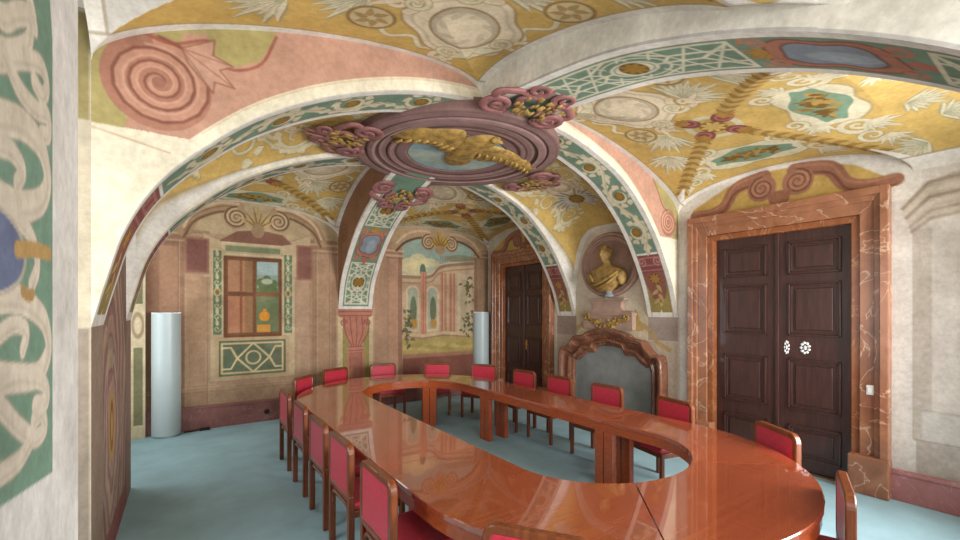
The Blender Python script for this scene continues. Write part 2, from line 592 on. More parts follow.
# ------------------------------------------------------------------ wall_back (painted)
def paint_back():
    A, Z, P = wallgrid('y', YB, XL, XR, 0.0, 4.2, 0.013)
    p = Paint(A, Z, (0.70, 0.60, 0.52), 0.013)
    lt, dk, md = (0.77, 0.71, 0.60), (0.55, 0.44, 0.38), (0.66, 0.54, 0.46)
    # plain upper zone
    p.rect(XL, 2.42, 3.15, 4.2, (0.72, 0.66, 0.55)); p.rect(3.08, XR, 3.15, 4.2, (0.70, 0.62, 0.50))
    # ---- left bay: painted architecture round a window
    p.rect(-0.46, 0.02, 0, 3.1, (0.60, 0.47, 0.40)); p.rect(-0.30, -0.06, 0.5, 2.9, (0.66, 0.53, 0.45))
    p.rect(0.03, 0.33, 0, 3.15, (0.69, 0.58, 0.49))
    p.rect(1.92, 2.40, 0, 3.2, (0.62, 0.51, 0.43)); p.rect(2.02, 2.26, 0.5, 3.0, (0.68, 0.57, 0.48))
    for zz, w in ((3.16, 0.05), (3.05, 0.03), (2.96, 0.04)):
        p.stroke([(-0.46, zz), (0.35, zz)], w, dk, 0.5); p.stroke([(1.9, zz), (2.42, zz)], w, dk, 0.5)
    for zz, w in ((3.11, 0.035), (3.0, 0.03)):
        p.stroke([(-0.46, zz), (0.35, zz)], w, lt, 0.6); p.stroke([(1.9, zz), (2.42, zz)], w, lt, 0.6)
    for xx in (-0.06, 0.02, 0.33, 1.91, 2.02, 2.26):
        p.stroke([(xx, 0.4), (xx, 3.0)], 0.02, dk, 0.4); p.stroke([(xx + 0.02, 0.4), (xx + 0.02, 3.0)], 0.015, lt, 0.5)
    fld = [(0.27, 3.15), (0.56, 3.04), (1.52, 3.09), (1.92, 3.28), (1.90, 2.5), (1.66, 2.49), (1.66, 0.74), (0.36, 0.74), (0.36, 2.43), (0.27, 2.43)]
    p.poly(fld, (0.76, 0.70, 0.59)); p.stroke(fld + fld[:1], 0.022, dk, 0.4)
    p.rect(0.04, 0.34, 2.5, 3.05, (0.51, 0.35, 0.33)); p.rect(1.69, 1.94, 2.46, 3.06, (0.53, 0.37, 0.34))
    p.frame(0.04, 0.34, 2.5, 3.05, 0.03, (0.60, 0.45, 0.40)); p.frame(1.69, 1.94, 2.46, 3.06, 0.03, (0.60, 0.45, 0.40))
    p.poly([(0.5, 3.05), (0.75, 3.22), (1.1, 3.27), (1.45, 3.22), (1.6, 3.08), (1.4, 3.03), (0.6, 3.0)], (0.52, 0.38, 0.33))
    p.rect(0.52, 1.48, 1.43, 3.03, (0.80, 0.75, 0.64)); p.frame(0.52, 1.48, 1.43, 2.88, 0.05, (0.66, 0.56, 0.44))
    p.rect(0.57, 1.42, 2.87, 2.99, (0.50, 0.55, 0.44)); p.frame(0.57, 1.42, 2.87, 2.99, 0.02, lt)
    for gx0, gx1 in ((0.405, 0.525), (1.475, 1.605)):
        p.rect(gx0 - 0.02, gx1 + 0.02, 1.46, 2.92, lt)
        p.rect(gx0, gx1, 1.5, 2.88, (0.37, 0.49, 0.40))
        gc = (gx0 + gx1) / 2
        for k in range(7):
            zz = 1.6 + k * 0.19
            p.spiral(gc, zz, 0.055, 1.2, 0, 1 if k % 2 else -1, 0.014, CREAM, 0.9); p.leaf(gc, zz + 0.05, PI / 2, 0.11, 0.04, CREAM, 0.9, 0.1)
        p.ell(gc, 2.2, 0.05, 0.07, (0.78, 0.72, 0.55)); p.ell(gc, 2.2, 0.03, 0.045, (0.5, 0.42, 0.3))
    # the painted window
    p.rect(0.57, 1.42, 1.47, 2.79, (0.47, 0.32, 0.22))
    p.rect(0.62, 0.98, 1.53, 2.14, (0.70, 0.50, 0.40)); p.rect(0.62, 0.98, 2.22, 2.74, (0.67, 0.51, 0.41))
    p.rect(0.79, 0.83, 1.53, 2.74, (0.55, 0.37, 0.26)); p.rect(0.86, 0.98, 1.53, 2.74, (0.56, 0.45, 0.33), 0.75)
    p.rect(1.03, 1.38, 1.53, 2.74, (0.43, 0.49, 0.37)); p.rect(1.05, 1.37, 2.5, 2.74, (0.66, 0.76, 0.80)); p.rect(1.05, 1.37, 2.28, 2.52, (0.60, 0.72, 0.72), 0.8)
    for xx, zz, r in ((1.1, 2.38, .06), (1.2, 2.42, .07), (1.31, 2.36, .06), (1.15, 2.3, .08), (1.28, 2.28, .08)):
        p.ell(xx, zz, r, r * 1.2, (0.38, 0.46, 0.32))
    p.ell(1.2, 2.40, 0.09, 0.05, (0.8, 0.86, 0.84), 0.7)
    p.rect(1.03, 1.38, 2.14, 2.22, (0.50, 0.36, 0.25)); p.rect(0.62, 0.98, 2.15, 2.21, (0.45, 0.31, 0.22))
    p.ell(1.16, 1.80, 0.085, 0.085, (0.85, 0.60, 0.22)); p.rect(1.13, 1.19, 1.86, 1.93, (0.8, 0.55, 0.2)); p.rect(1.05, 1.26, 1.53, 1.66, (0.80, 0.60, 0.28))
    p.frame(0.57, 1.42, 1.47, 2.79, 0.035, (0.42, 0.28, 0.19))
    # green panel below
    p.rect(0.43, 1.55, 0.76, 1.45, (0.74, 0.66, 0.54)); p.rect(0.48, 1.50, 0.81, 1.40, (0.37, 0.43, 0.36))
    w, c = 0.028, (0.84, 0.78, 0.62)
    p.frame(0.53, 1.45, 0.86, 1.35, w, c)
    p.stroke([(0.53, 1.28), (0.66, 1.28), (0.75, 1.1), (0.66, 0.93), (0.53, 0.93)], w, c); p.stroke([(1.45, 1.28), (1.33, 1.28), (1.24, 1.1), (1.33, 0.93), (1.45, 0.93)], w, c)
    p.stroke([(0.99, 1.35), (0.75, 1.1), (0.99, 0.86), (1.24, 1.1), (0.99, 1.35)], w, c)
    p.ell(0.99, 1.105, 0.12, 0.12, c, inner=0.78); p.ell(0.99, 1.105, 0.09, 0.09, (0.40, 0.46, 0.38))
    # broken pediment with shell
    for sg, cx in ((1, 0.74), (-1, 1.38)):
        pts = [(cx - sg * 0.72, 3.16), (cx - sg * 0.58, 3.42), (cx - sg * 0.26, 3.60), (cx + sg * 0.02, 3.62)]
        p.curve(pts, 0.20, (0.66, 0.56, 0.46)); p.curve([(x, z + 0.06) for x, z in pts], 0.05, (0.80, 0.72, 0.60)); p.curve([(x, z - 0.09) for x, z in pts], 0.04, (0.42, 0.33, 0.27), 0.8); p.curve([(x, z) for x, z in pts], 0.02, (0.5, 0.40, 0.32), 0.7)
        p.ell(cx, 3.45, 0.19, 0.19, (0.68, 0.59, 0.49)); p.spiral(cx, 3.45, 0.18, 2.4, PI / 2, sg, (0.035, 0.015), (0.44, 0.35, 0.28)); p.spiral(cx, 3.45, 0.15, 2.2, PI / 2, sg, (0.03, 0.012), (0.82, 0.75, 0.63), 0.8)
    p.fan(1.06, 3.28, PI / 2, 1.5, 7, 0.45, 0.10, (0.74, 0.66, 0.50)); p.fan(1.06, 3.28, PI / 2, 1.4, 6, 0.42, 0.02, (0.52, 0.42, 0.28))
    p.ell(1.06, 3.26, 0.10, 0.12, (0.62, 0.53, 0.43))
    # ---- console below the rib
    p.rect(2.38, 3.14, 0, 1.95, (0.71, 0.62, 0.53))
    p.rect(2.41, 2.50, 0.31, 1.85, (0.80, 0.74, 0.62)); p.rect(3.02, 3.10, 0.31, 1.85, (0.80, 0.74, 0.62))
    p.rect(2.50, 2.63, 0.31, 1.65, (0.60, 0.57, 0.36)); p.rect(2.90, 3.02, 0.31, 1.65, (0.60, 0.57, 0.36))
    cp, cd = (0.72, 0.50, 0.44), (0.52, 0.31, 0.28)
    p.poly([(2.40, 1.92), (3.10, 1.92), (3.08, 1.80), (3.0, 1.76), (2.96, 1.45), (2.86, 1.2), (2.92, 1.14), (2.95, 0.31), (2.56, 0.31), (2.6, 1.14), (2.66, 1.2), (2.54, 1.45), (2.5, 1.76), (2.42, 1.8)], cp)
    for zz in (1.88, 1.80, 1.20, 1.13):
        p.stroke([(2.44 if zz > 1.5 else 2.62, zz), (3.06 if zz > 1.5 else 2.9, zz)], 0.02, cd, 0.8)
    for k in range(5):
        x = 2.53 + k * 0.115
        p.curve([(x, 1.77), (x + 0.02, 1.5), (2.76 + (x - 2.76) * 0.4, 1.22)], 0.022, cd, 0.7)
    p.spiral(2.52, 1.66, 0.07, 1.5, 0, 1, 0.02, cd, 0.9); p.spiral(2.99, 1.66, 0.07, 1.5, PI, -1, 0.02, cd, 0.9)
    p.rect(2.64, 2.87, 0.36, 1.08, (0.66, 0.45, 0.39)); p.frame(2.64, 2.87, 0.36, 1.08, 0.015, cd, 0.7)
    # ---- right bay: painted landscape behind an arch
    p.rect(3.14, 3.45, 0, 3.15, (0.68, 0.56, 0.48))
    p.rect(3.40, 5.95, 0.3, 3.3, (0.66, 0.54, 0.46))
    p.rect(3.72, 5.50, 0.9, 3.42, (0.60, 0.70, 0.68)); p.rect(3.72, 5.5, 2.6, 2.9, (0.72, 0.75, 0.66), 0.6)
    for xx, zz, rx, rz in ((3.9, 2.88, .22, .12), (4.1, 2.97, .2, .13), (4.35, 2.92, .25, .1), (4.0, 2.78, .3, .12)):
        p.ell(xx, zz, rx, rz, (0.85, 0.82, 0.66), 0.8)
    p.ell(4.2, 2.75, 0.07, 0.14, (0.35, 0.46, 0.40)); p.ell(5.2, 3.05, 0.4, 0.10, (0.50, 0.56, 0.46), 0.8)
    bld, bsh = (0.76, 0.68, 0.58), (0.62, 0.50, 0.43)
    p.poly([(3.73, 2.64), (4.05, 2.64), (4.40, 2.68), (4.67, 2.89), (5.5, 3.0), (5.5, 1.25), (3.73, 1.32)], bld)
    p.rect(3.73, 5.5, 2.30, 2.46, (0.70, 0.60, 0.51), 0.6)
    crn = [(3.73, 2.60), (4.05, 2.60), (4.40, 2.64), (4.67, 2.86), (5.5, 2.98)]
    p.curve(crn, 0.07, (0.60, 0.50, 0.43)); p.curve([(x, z + 0.05) for x, z in crn], 0.03, (0.83, 0.77, 0.66)); p.curve([(x, z - 0.12) for x, z in crn], 0.03, (0.62, 0.50, 0.42), 0.8)
    for k in range(16):
        x = 4.62 + k * 0.055
        p.rect(x, x + 0.03, 2.99, 3.10, (0.60, 0.54, 0.46), 0.8)
    for ax0, ax1 in ((3.85, 4.07), (4.31, 4.54)):
        p.rect(ax0 - 0.04, ax1 + 0.04, 1.45, 2.30, (0.83, 0.75, 0.65)); p.ell((ax0 + ax1) / 2, 2.28, 0.16, 0.15, (0.83, 0.75, 0.65))
        p.rect(ax0, ax1, 1.5, 2.28, (0.66, 0.70, 0.65)); p.ell((ax0 + ax1) / 2, 2.28, 0.11, 0.11, (0.66, 0.70, 0.65))
        p.ell((ax0 + ax1) / 2 + 0.02, 1.92, 0.075, 0.28, (0.42, 0.47, 0.38)); p.ell((ax0 + ax1) / 2 + 0.03, 1.62, 0.08, 0.1, (0.72, 0.56, 0.30))
    for x in (4.16, 4.22, 4.62, 4.72, 4.84, 4.94):
        p.rect(x, x + 0.06, 1.40, 2.72, (0.76, 0.55, 0.47)); p.rect(x + 0.045, x + 0.065, 1.4, 2.72, (0.54, 0.38, 0.33), 0.8)
    p.rect(5.06, 5.44, 1.4, 2.72, (0.79, 0.73, 0.64)); p.rect(5.14, 5.34, 1.45, 2.6, (0.70, 0.66, 0.57), 0.7)
    p.stroke([(3.8, 1.42), (4.2, 1.36), (4.7, 1.42), (5.4, 1.36)], 0.06, (0.83, 0.74, 0.62)); p.stroke([(3.8, 1.36), (4.2, 1.30), (4.7, 1.36), (5.4, 1.30)], 0.03, (0.58, 0.46, 0.38), 0.8)
    p.poly([(3.72, 1.33), (4.2, 1.28), (4.7, 1.34), (5.5, 1.28), (5.5, 0.9), (3.72, 0.98)], (0.70, 0.64, 0.42))
    for k in range(9):
        p.ell(3.85 + k * 0.19, 1.12 + 0.05 * math.sin(k * 2.1), 0.16, 0.05, (0.62, 0.58, 0.34) if k % 2 else (0.78, 0.72, 0.48), 0.7)
    p.rect(3.74, 5.5, 0.3, 0.97, (0.55, 0.36, 0.32)); p.rect(3.74, 5.5, 0.9, 1.0, (0.68, 0.52, 0.43), 0.8)
    rng = random.Random(4)
    for cx, cz, sx, sz, n in ((5.36, 2.4, .09, .25, 26), (5.36, 1.62, .1, .3, 26), (3.84, 1.62, .1, .25, 22), (3.82, 1.3, .1, .15, 14)):
        for k in range(n):
            p.leaf(cx + rng.gauss(0, sx * .6), cz + rng.gauss(0, sz * .5), rng.uniform(0, 6.3), 0.09, 0.045, rng.choice([(0.40, 0.40, 0.27), (0.47, 0.45, 0.30), (0.34, 0.36, 0.26)]), 0.9)
    p.rect(3.44, 3.72, 0.6, 3.12, (0.72, 0.58, 0.50)); p.rect(3.64, 3.72, 0.6, 3.12, (0.58, 0.44, 0.38), 0.8)
    p.rect(5.52, 5.92, 0.3, 3.24, (0.56, 0.46, 0.38)); p.rect(5.60, 5.78, 0.4, 3.1, (0.62, 0.52, 0.43))
    for zz in (3.12, 3.02):
        p.stroke([(3.38, zz), (3.76, zz)], 0.04, (0.80, 0.70, 0.60), 0.9); p.stroke([(3.38, zz - 0.05), (3.74, zz - 0.05)], 0.03, dk, 0.6); p.stroke([(5.48, zz + 0.12), (5.95, zz + 0.12)], 0.04, (0.72, 0.63, 0.52), 0.9)
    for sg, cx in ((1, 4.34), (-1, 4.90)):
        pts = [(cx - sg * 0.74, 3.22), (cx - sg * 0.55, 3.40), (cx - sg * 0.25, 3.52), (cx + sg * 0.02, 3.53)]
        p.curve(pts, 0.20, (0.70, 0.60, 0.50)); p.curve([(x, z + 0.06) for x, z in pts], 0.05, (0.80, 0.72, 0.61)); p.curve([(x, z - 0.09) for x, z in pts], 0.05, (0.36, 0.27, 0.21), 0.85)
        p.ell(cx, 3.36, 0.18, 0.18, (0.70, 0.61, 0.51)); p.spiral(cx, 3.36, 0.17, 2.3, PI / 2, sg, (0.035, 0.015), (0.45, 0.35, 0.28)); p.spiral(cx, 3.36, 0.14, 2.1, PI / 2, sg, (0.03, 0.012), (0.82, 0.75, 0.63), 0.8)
    p.fan(4.62, 3.22, PI / 2, 1.3, 7, 0.46, 0.10, (0.74, 0.62, 0.34)); p.fan(4.62, 3.22, PI / 2, 1.2, 6, 0.43, 0.02, (0.50, 0.39, 0.2)); p.ell(4.62, 3.22, 0.12, 0.1, (0.66, 0.56, 0.45))
    # masonry-like lower zone and plaster wear
    for zz in (0.66, 0.62):
        p.stroke([(XL, zz), (2.38, zz)], 0.02, (0.78, 0.68, 0.56), 0.5); p.stroke([(XL, zz - 0.03), (2.38, zz - 0.03)], 0.015, dk, 0.35)
    p.frame(-0.40, -0.02, 0.72, 1.4, 0.015, lt, 0.5); p.frame(0.06, 0.31, 0.72, 1.4, 0.015, lt, 0.5); p.frame(1.72, 1.90, 0.72, 1.4, 0.015, lt, 0.5)
    rng = np.random.RandomState(3)
    for k in range(60):
        p.ell(rng.uniform(XL, 2.4), rng.uniform(0.35, 2.9), rng.uniform(.05, .25), rng.uniform(.03, .2), (0.60, 0.47, 0.38) if k % 2 else (0.80, 0.72, 0.61), 0.10)
    return P, p.C * np.array((0.985, 0.955, 0.90))


P_, C_ = paint_back()
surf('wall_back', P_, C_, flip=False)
MB().box(XL - 0.1, XR + 0.3, YB + 0.01, YB + 0.2, 0, 4.3).build('wall_back', M_WHITE, kind='structure')


# ------------------------------------------------------------------ wall_right (painted), openings for the two doors
DOORS = ((2.25, 1.46, 2.84), (6.975, 1.30, 2.86))


def door_lunette(p, cy):
    """yellow field and scrolled pediment painted over a door frame"""
    d = cy - 2.25
    arch = [(3.33, 3.15), (3.26, 3.30), (2.81, 3.52), (2.28, 3.60), (1.85, 3.57), (1.5, 3.45), (1.24, 3.25), (1.2, 3.15)]
    p.poly([(y + d, z) for y, z in arch], OCHRE)
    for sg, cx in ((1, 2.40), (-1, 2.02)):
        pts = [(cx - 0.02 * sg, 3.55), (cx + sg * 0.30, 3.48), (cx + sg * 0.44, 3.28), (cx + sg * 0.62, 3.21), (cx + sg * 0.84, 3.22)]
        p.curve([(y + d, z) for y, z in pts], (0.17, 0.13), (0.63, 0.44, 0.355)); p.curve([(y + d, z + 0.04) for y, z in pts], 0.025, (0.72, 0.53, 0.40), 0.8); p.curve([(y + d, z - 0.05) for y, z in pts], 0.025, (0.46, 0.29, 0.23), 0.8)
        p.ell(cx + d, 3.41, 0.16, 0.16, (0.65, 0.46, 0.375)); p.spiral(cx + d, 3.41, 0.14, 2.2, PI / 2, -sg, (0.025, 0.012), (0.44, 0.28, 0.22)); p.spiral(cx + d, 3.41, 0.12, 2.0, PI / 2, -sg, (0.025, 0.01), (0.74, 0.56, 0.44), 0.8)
    p.poly([(2.34 + d, 3.34), (2.08 + d, 3.34), (2.12 + d, 3.18), (2.3 + d, 3.18)], (0.61, 0.42, 0.34)); p.fan(2.21 + d, 3.2, PI / 2, 1.4, 5, 0.2, 0.05, (0.66, 0.46, 0.36))


def paint_right():
    A, Z, P = wallgrid('x', XR, YF, YB, 0.0, 4.2, 0.0135)
    p = Paint(A, Z, (0.83, 0.81, 0.775), 0.0135)
    # near door bay
    p.rect(1.0, 3.49, 3.0, 4.2, WHITE)
    door_lunette(p, 2.25)
    p.rect(3.33, 3.47, 0, 3.3, (0.84, 0.82, 0.79))
    # corner pilaster painted in grisaille
    p.rect(YF, 1.03, 0, 2.75, (0.76, 0.735, 0.69)); p.rect(0.93, 1.06, 0.63, 2.70, (0.71, 0.675, 0.625)); p.rect(YF, 0.93, 0.66, 2.8, (0.775, 0.75, 0.71))
    p.rect(YF, 1.03, 0.31, 0.64, (0.70, 0.665, 0.62)); p.rect(YF, 1.0, 0.64, 0.92, (0.755, 0.735, 0.70)); p.stroke([(YF, 0.64), (1.03, 0.635)], 0.015, (0.58, 0.55, 0.5), 0.6); p.stroke([(YF, 0.905), (1.01, 0.93)], 0.015, (0.60, 0.57, 0.53), 0.5)
    cap = [(0.95, 3.14), (1.13, 2.92), (1.06, 2.66), (0.93, 2.77), (0.74, 2.82), (YF, 3.0), (YF, 3.3), (0.74, 3.2)]
    p.poly(cap, (0.73, 0.685, 0.62))
    for q, col, w in ((0.02, (0.60, 0.545, 0.48), 0.03), (0.22, (0.80, 0.765, 0.70), 0.05), (0.40, (0.56, 0.50, 0.44), 0.03), (0.55, (0.79, 0.75, 0.69), 0.04), (0.75, (0.60, 0.54, 0.48), 0.025), (0.95, (0.58, 0.53, 0.47), 0.03)):
        a = (1.13 + q * (1.06 - 1.13), 2.92 + q * (2.66 - 2.92)); b = (0.95 + q * (0.93 - 0.95), 3.14 + q * (2.77 - 3.14)); c = (YF, 3.32 + q * (2.98 - 3.32))
        p.stroke([a, b, c], w, col, 0.8)
    # piers and wall strip between the door and the fireplace
    p.rect(3.47, 4.0, 0, 1.80, (0.78, 0.74, 0.685)); p.rect(3.49, 3.98, 1.46, 1.80, (0.66, 0.60, 0.56)); p.rect(3.49, 3.98, 0.3, 1.44, (0.75, 0.69, 0.62))
    p.stroke([(3.49, 1.46), (3.98, 1.46)], 0.015, (0.52, 0.47, 0.43), 0.7)
    # fireplace bay with the bust
    p.rect(3.98, 5.47, 0, 3.6, (0.80, 0.755, 0.67)); p.rect(4.0, 5.45, 1.2, 1.9, (0.79, 0.735, 0.62))
    for sg in (-1, 1):
        p.leaf(4.68 + sg * 0.62, 1.60, PI / 2 + sg * 1.2, 0.35, 0.13, (0.68, 0.57, 0.33), 0.9, -0.2 * sg); p.leaf(4.68 + sg * 0.55, 1.62, PI / 2 + sg * 0.5, 0.3, 0.12, (0.72, 0.60, 0.36), 0.9)
        p.curve([(4.68 + sg * .5, 1.72), (4.68 + sg * .72, 1.60), (4.68 + sg * 0.86, 1.42), (4.68 + sg * 1.05, 1.32)], 0.07, (0.70, 0.60, 0.38), 0.8)
    p.rect(5.45, 5.94, 1.46, 1.80, (0.62, 0.55, 0.50)); p.rect(5.45, 5.94, 0, 1.45, (0.72, 0.655, 0.575)); p.stroke([(5.45, 1.46), (5.94, 1.46)], 0.015, (0.52, 0.47, 0.43), 0.7)
    # far door bay
    p.rect(5.93, 8.21, 0, 3.2, (0.80, 0.77, 0.71)); p.rect(5.93, 8.21, 3.0, 4.2, (0.80, 0.77, 0.70))
    door_lunette(p, 6.975)
    rng = np.random.RandomState(8)
    for k in range(70):
        p.ell(rng.uniform(YF, 1.2), rng.uniform(0.35, 2.9), rng.uniform(.04, .2), rng.uniform(.03, .2), (0.70, 0.66, 0.62) if k % 2 else (0.88, 0.86, 0.83), 0.12)
    a = A[:-1, :-1]; z = Z[:-1, :-1]
    keep = np.ones(a.shape, bool)
    for cy, w, h in DOORS:
        keep &= ~((a > cy - w / 2 - 0.01) & (a < cy + w / 2) & (z < h))
    return P, p.C, keep


P_, C_, K_ = paint_right()
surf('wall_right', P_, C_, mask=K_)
w = MB()
w.box(XR + 0.25, XR + 0.4, YF - 0.3, YB + 0.2, 0, 4.3)
w.build('wall_right', M_WHITE, kind='structure')

# ------------------------------------------------------------------ left side: middle wall, niches, front pier


def paint_left():
    A, Z, P = wallgrid('x', XL, N0, F1, 0.0, 4.2, 0.013)
    p = Paint(A, Z, (0.60, 0.49, 0.42), 0.013)
    p.rect(N1, F0, 0.1, 2.6, (0.52, 0.42, 0.36))
    ey, ez = 4.42, 1.0
    cols = [(0.52, 0.40, 0.36), (0.68, 0.57, 0.49), (0.56, 0.42, 0.43), (0.70, 0.60, 0.47), (0.60, 0.52, 0.46), (0.66, 0.56, 0.48), (0.55, 0.40, 0.41), (0.69, 0.58, 0.46)]
    th = np.linspace(0, 2 * PI, 60)
    for k in range(14, 0, -1):
        r = k / 14
        pts = [(ey + (0.14 + 0.85 * r) * math.cos(t) * (1 + 0.16 * math.sin(3 * t + k * 0.6) + 0.06 * math.sin(8 * t + k)), ez + (0.25 + 1.55 * r) * math.sin(t) * (1 + 0.10 * math.cos(5 * t + 0.8 * k) + 0.04 * math.sin(11 * t + k))) for t in th]
        i = p.idx(N1, F0, 0, 2.7)
        p.poly(pts, cols[k % 8], 0.75); p.stroke(pts, 0.03 if k % 3 else 0.06, (0.74, 0.64, 0.58) if k % 2 else (0.46, 0.33, 0.34), 0.6)
    p.ell(ey, ez, 0.15, 0.28, (0.74, 0.58, 0.32)); p.ell(ey, ez, 0.10, 0.20, (0.54, 0.38, 0.22)); p.ell(ey, ez, 0.05, 0.12, (0.76, 0.62, 0.38))
    p.rect(N0, N1, 0, 4.2, (0.60, 0.52, 0.455)); p.rect(F0, F1, 0, 4.2, (0.58, 0.48, 0.42))
    p.rect(N0, N1, 1.80, 4.2, CREAM); p.rect(F0, F1, 1.80, 4.2, CREAM)
    p.rect(N1, F0, 0, 0.24, (0.56, 0.36, 0.34))
    return P, p.C


P_, C_ = paint_left()
surf('wall_left', P_, C_)
# niche jamb beside the near rib (a continuation of the rib's face) and the far jamb with its painted medallion
A_, Z_, P_ = wallgrid('y', N0, -1.3, XL, 0.0, 4.2, 0.015)
pp = Paint(A_, Z_, (0.76, 0.72, 0.63), 0.015)
pp.rect(-1.3, XL, 0, 1.8, (0.58, 0.53, 0.475)); pp.rect(-1.3, XL, 3.05, 3.7, (0.60, 0.55, 0.37))
surf('wall_left', P_, pp.C)
A_, Z_, P_ = wallgrid('y', 8.10, -1.3, XL, 0.0, 3.6, 0.012)
pp = Paint(A_, Z_, (0.78, 0.73, 0.60), 0.012)
pp.rect(-0.60, -0.49, 0.2, 1.35, (0.47, 0.46, 0.34)); pp.rect(-0.60, -0.49, 2.0, 3.2, (0.47, 0.46, 0.34))
pp.ell(-0.545, 1.68, 0.075, 0.2, (0.60, 0.53, 0.42)); pp.ell(-0.545, 1.68, 0.045, 0.13, (0.80, 0.74, 0.62))
surf('wall_left', P_, pp.C)
sh = MB()
sh.box(XL - 0.9, XL - 0.002, 8.115, 8.35, 0, 4.3)
sh.box(XL - 1.0, XL - 0.004, N0 + 0.004, F1, 0, 4.3)                          # solid behind the middle wall
sh.box(-1.5, XL - 0.001, F1, 8.3, 3.25, 4.3)                                  # over the far niche
sh.box(-1.5, XL - 0.001, 2.03, N0 - 0.002, 3.72, 4.3)                         # over the near niche
sh.box(-1.45, -1.3, 8.1, 8.3, 0, 4.3)
sh.build('wall_left', M_WHITE, kind='structure')


def niche_window(name, y0, y1, z0, z1):
    o = MB()
    o.box(-1.5, -1.3, y0 - 0.6, y0, 0, 4.3); o.box(-1.5, -1.3, y1, y1 + 0.6, 0, 4.3)
    o.box(-1.5, -1.3, y0, y1, 0, z0); o.box(-1.5, -1.3, y0, y1, z1, 4.3)
    o.build('wall_left', M_WHITE, kind='structure')
    f = MB()
    for yy in (y0, (y0 + y1) / 2 - 0.03, y1 - 0.06):
        f.box(-1.42, -1.36, yy, yy + 0.06, z0, z1)
    for zz in (z0, z0 + (z1 - z0) * 0.62, z1 - 0.06):
        f.box(-1.415, -1.365, y0, y1, zz, zz + 0.06)
    fr = f.build(name, M_PLASTIC, kind='structure')
    MB().box(-1.395, -1.39, y0, y1, z0, z1).build('glass', M_GLASS, fr)


niche_window('window_1', 2.15, 3.38, 0.85, 3.3)
niche_window('window_2', 6.2, 7.8, 0.85, 3.0)


def paint_pier():
    A, Z, P = wallgrid('x', -0.30, 0.3, 2.03, 0.0, 4.2, 0.006)
    p = Paint(A, Z, (0.92, 0.91, 0.89), 0.006)
    g = [(1.67, 2.66), (1.50, 3.2), (0.6, 3.4), (0.6, 1.64), (1.25, 1.51), (1.67, 1.45)]
    p.poly(g, (0.50, 0.63, 0.55))
    c, d = (0.90, 0.86, 0.79), (0.66, 0.65, 0.58)
    strokes = [([(1.05, 2.50), (1.25, 2.49), (1.37, 2.56), (1.46, 2.60), (1.44, 2.53), (1.32, 2.45), (1.2, 2.4)], 0.045),
               ([(1.1, 2.62), (1.3, 2.68), (1.46, 2.64), (1.5, 2.60)], 0.04),
               ([(1.15, 2.37), (1.25, 2.40), (1.39, 2.47), (1.55, 2.53), (1.615, 2.505), (1.57, 2.46), (1.49, 2.465)], 0.042),
               ([(1.27, 2.43), (1.38, 2.395), (1.51, 2.40), (1.62, 2.425), (1.63, 2.38), (1.56, 2.355)], 0.042),
               ([(1.15, 2.25), (1.25, 2.285), (1.41, 2.325), (1.56, 2.32), (1.62, 2.255), (1.56, 2.185), (1.39, 2.135), (1.2, 2.12)], 0.062),
               ([(1.2, 2.22), (1.32, 2.24), (1.40, 2.22), (1.36, 2.18)], 0.04),
               ([(1.12, 2.13), (1.25, 2.11), (1.39, 2.10), (1.49, 2.065), (1.52, 2.01), (1.47, 1.96)], 0.04),
               ([(1.12, 1.90), (1.25, 1.925), (1.41, 1.92), (1.58, 1.875), (1.63, 1.795), (1.53, 1.74), (1.37, 1.75), (1.15, 1.78)], 0.055),
               ([(1.2, 1.84), (1.34, 1.87), (1.43, 1.85), (1.40, 1.81)], 0.035),
               ([(1.1, 1.72), (1.25, 1.75), (1.39, 1.75), (1.58, 1.71), (1.61, 1.66), (1.50, 1.665)], 0.042),
               ([(1.15, 1.76), (1.25, 1.71), (1.37, 1.64), (1.50, 1.585), (1.59, 1.59), (1.56, 1.635), (1.49, 1.63)], 0.042),
               ([(1.48, 1.59), (1.37, 1.565), (1.2, 1.575)], 0.04)]
    strokes = [(q, v * 1.2) for q, v in strokes]
    for pts, w in strokes:
        p.curve(pts, w + 0.010, d, 0.85)
    for pts, w in strokes:
        p.curve(pts, w, c); p.curve([(y, z - w * 0.22) for y, z in pts], w * 0.2, (0.78, 0.74, 0.66), 0.4)
    p.ell(1.18, 2.02, 0.23, 0.085, (0.46, 0.50, 0.62)); p.ell(1.18, 2.02, 0.25, 0.095, (0.78, 0.74, 0.68), inner=0.92)
    p.curve([(1.36, 2.035), (1.50, 2.05), (1.64, 2.055)], 0.04, (0.78, 0.64, 0.42)); p.curve([(1.40, 1.945), (1.44, 1.935), (1.48, 1.94)], 0.03, (0.74, 0.6, 0.4))
    return P, p.C


P_, C_ = paint_pier()
surf('wall_left', P_, C_)
MB().box(-1.5, -0.304, 0.3, 2.028, 0, 4.3).build('wall_left', M_WHITE, kind='structure')
MB().box(-1.5, -0.9, YF - 0.3, 0.3, 0, 4.3).build('wall_left', M_WHITE, kind='structure')


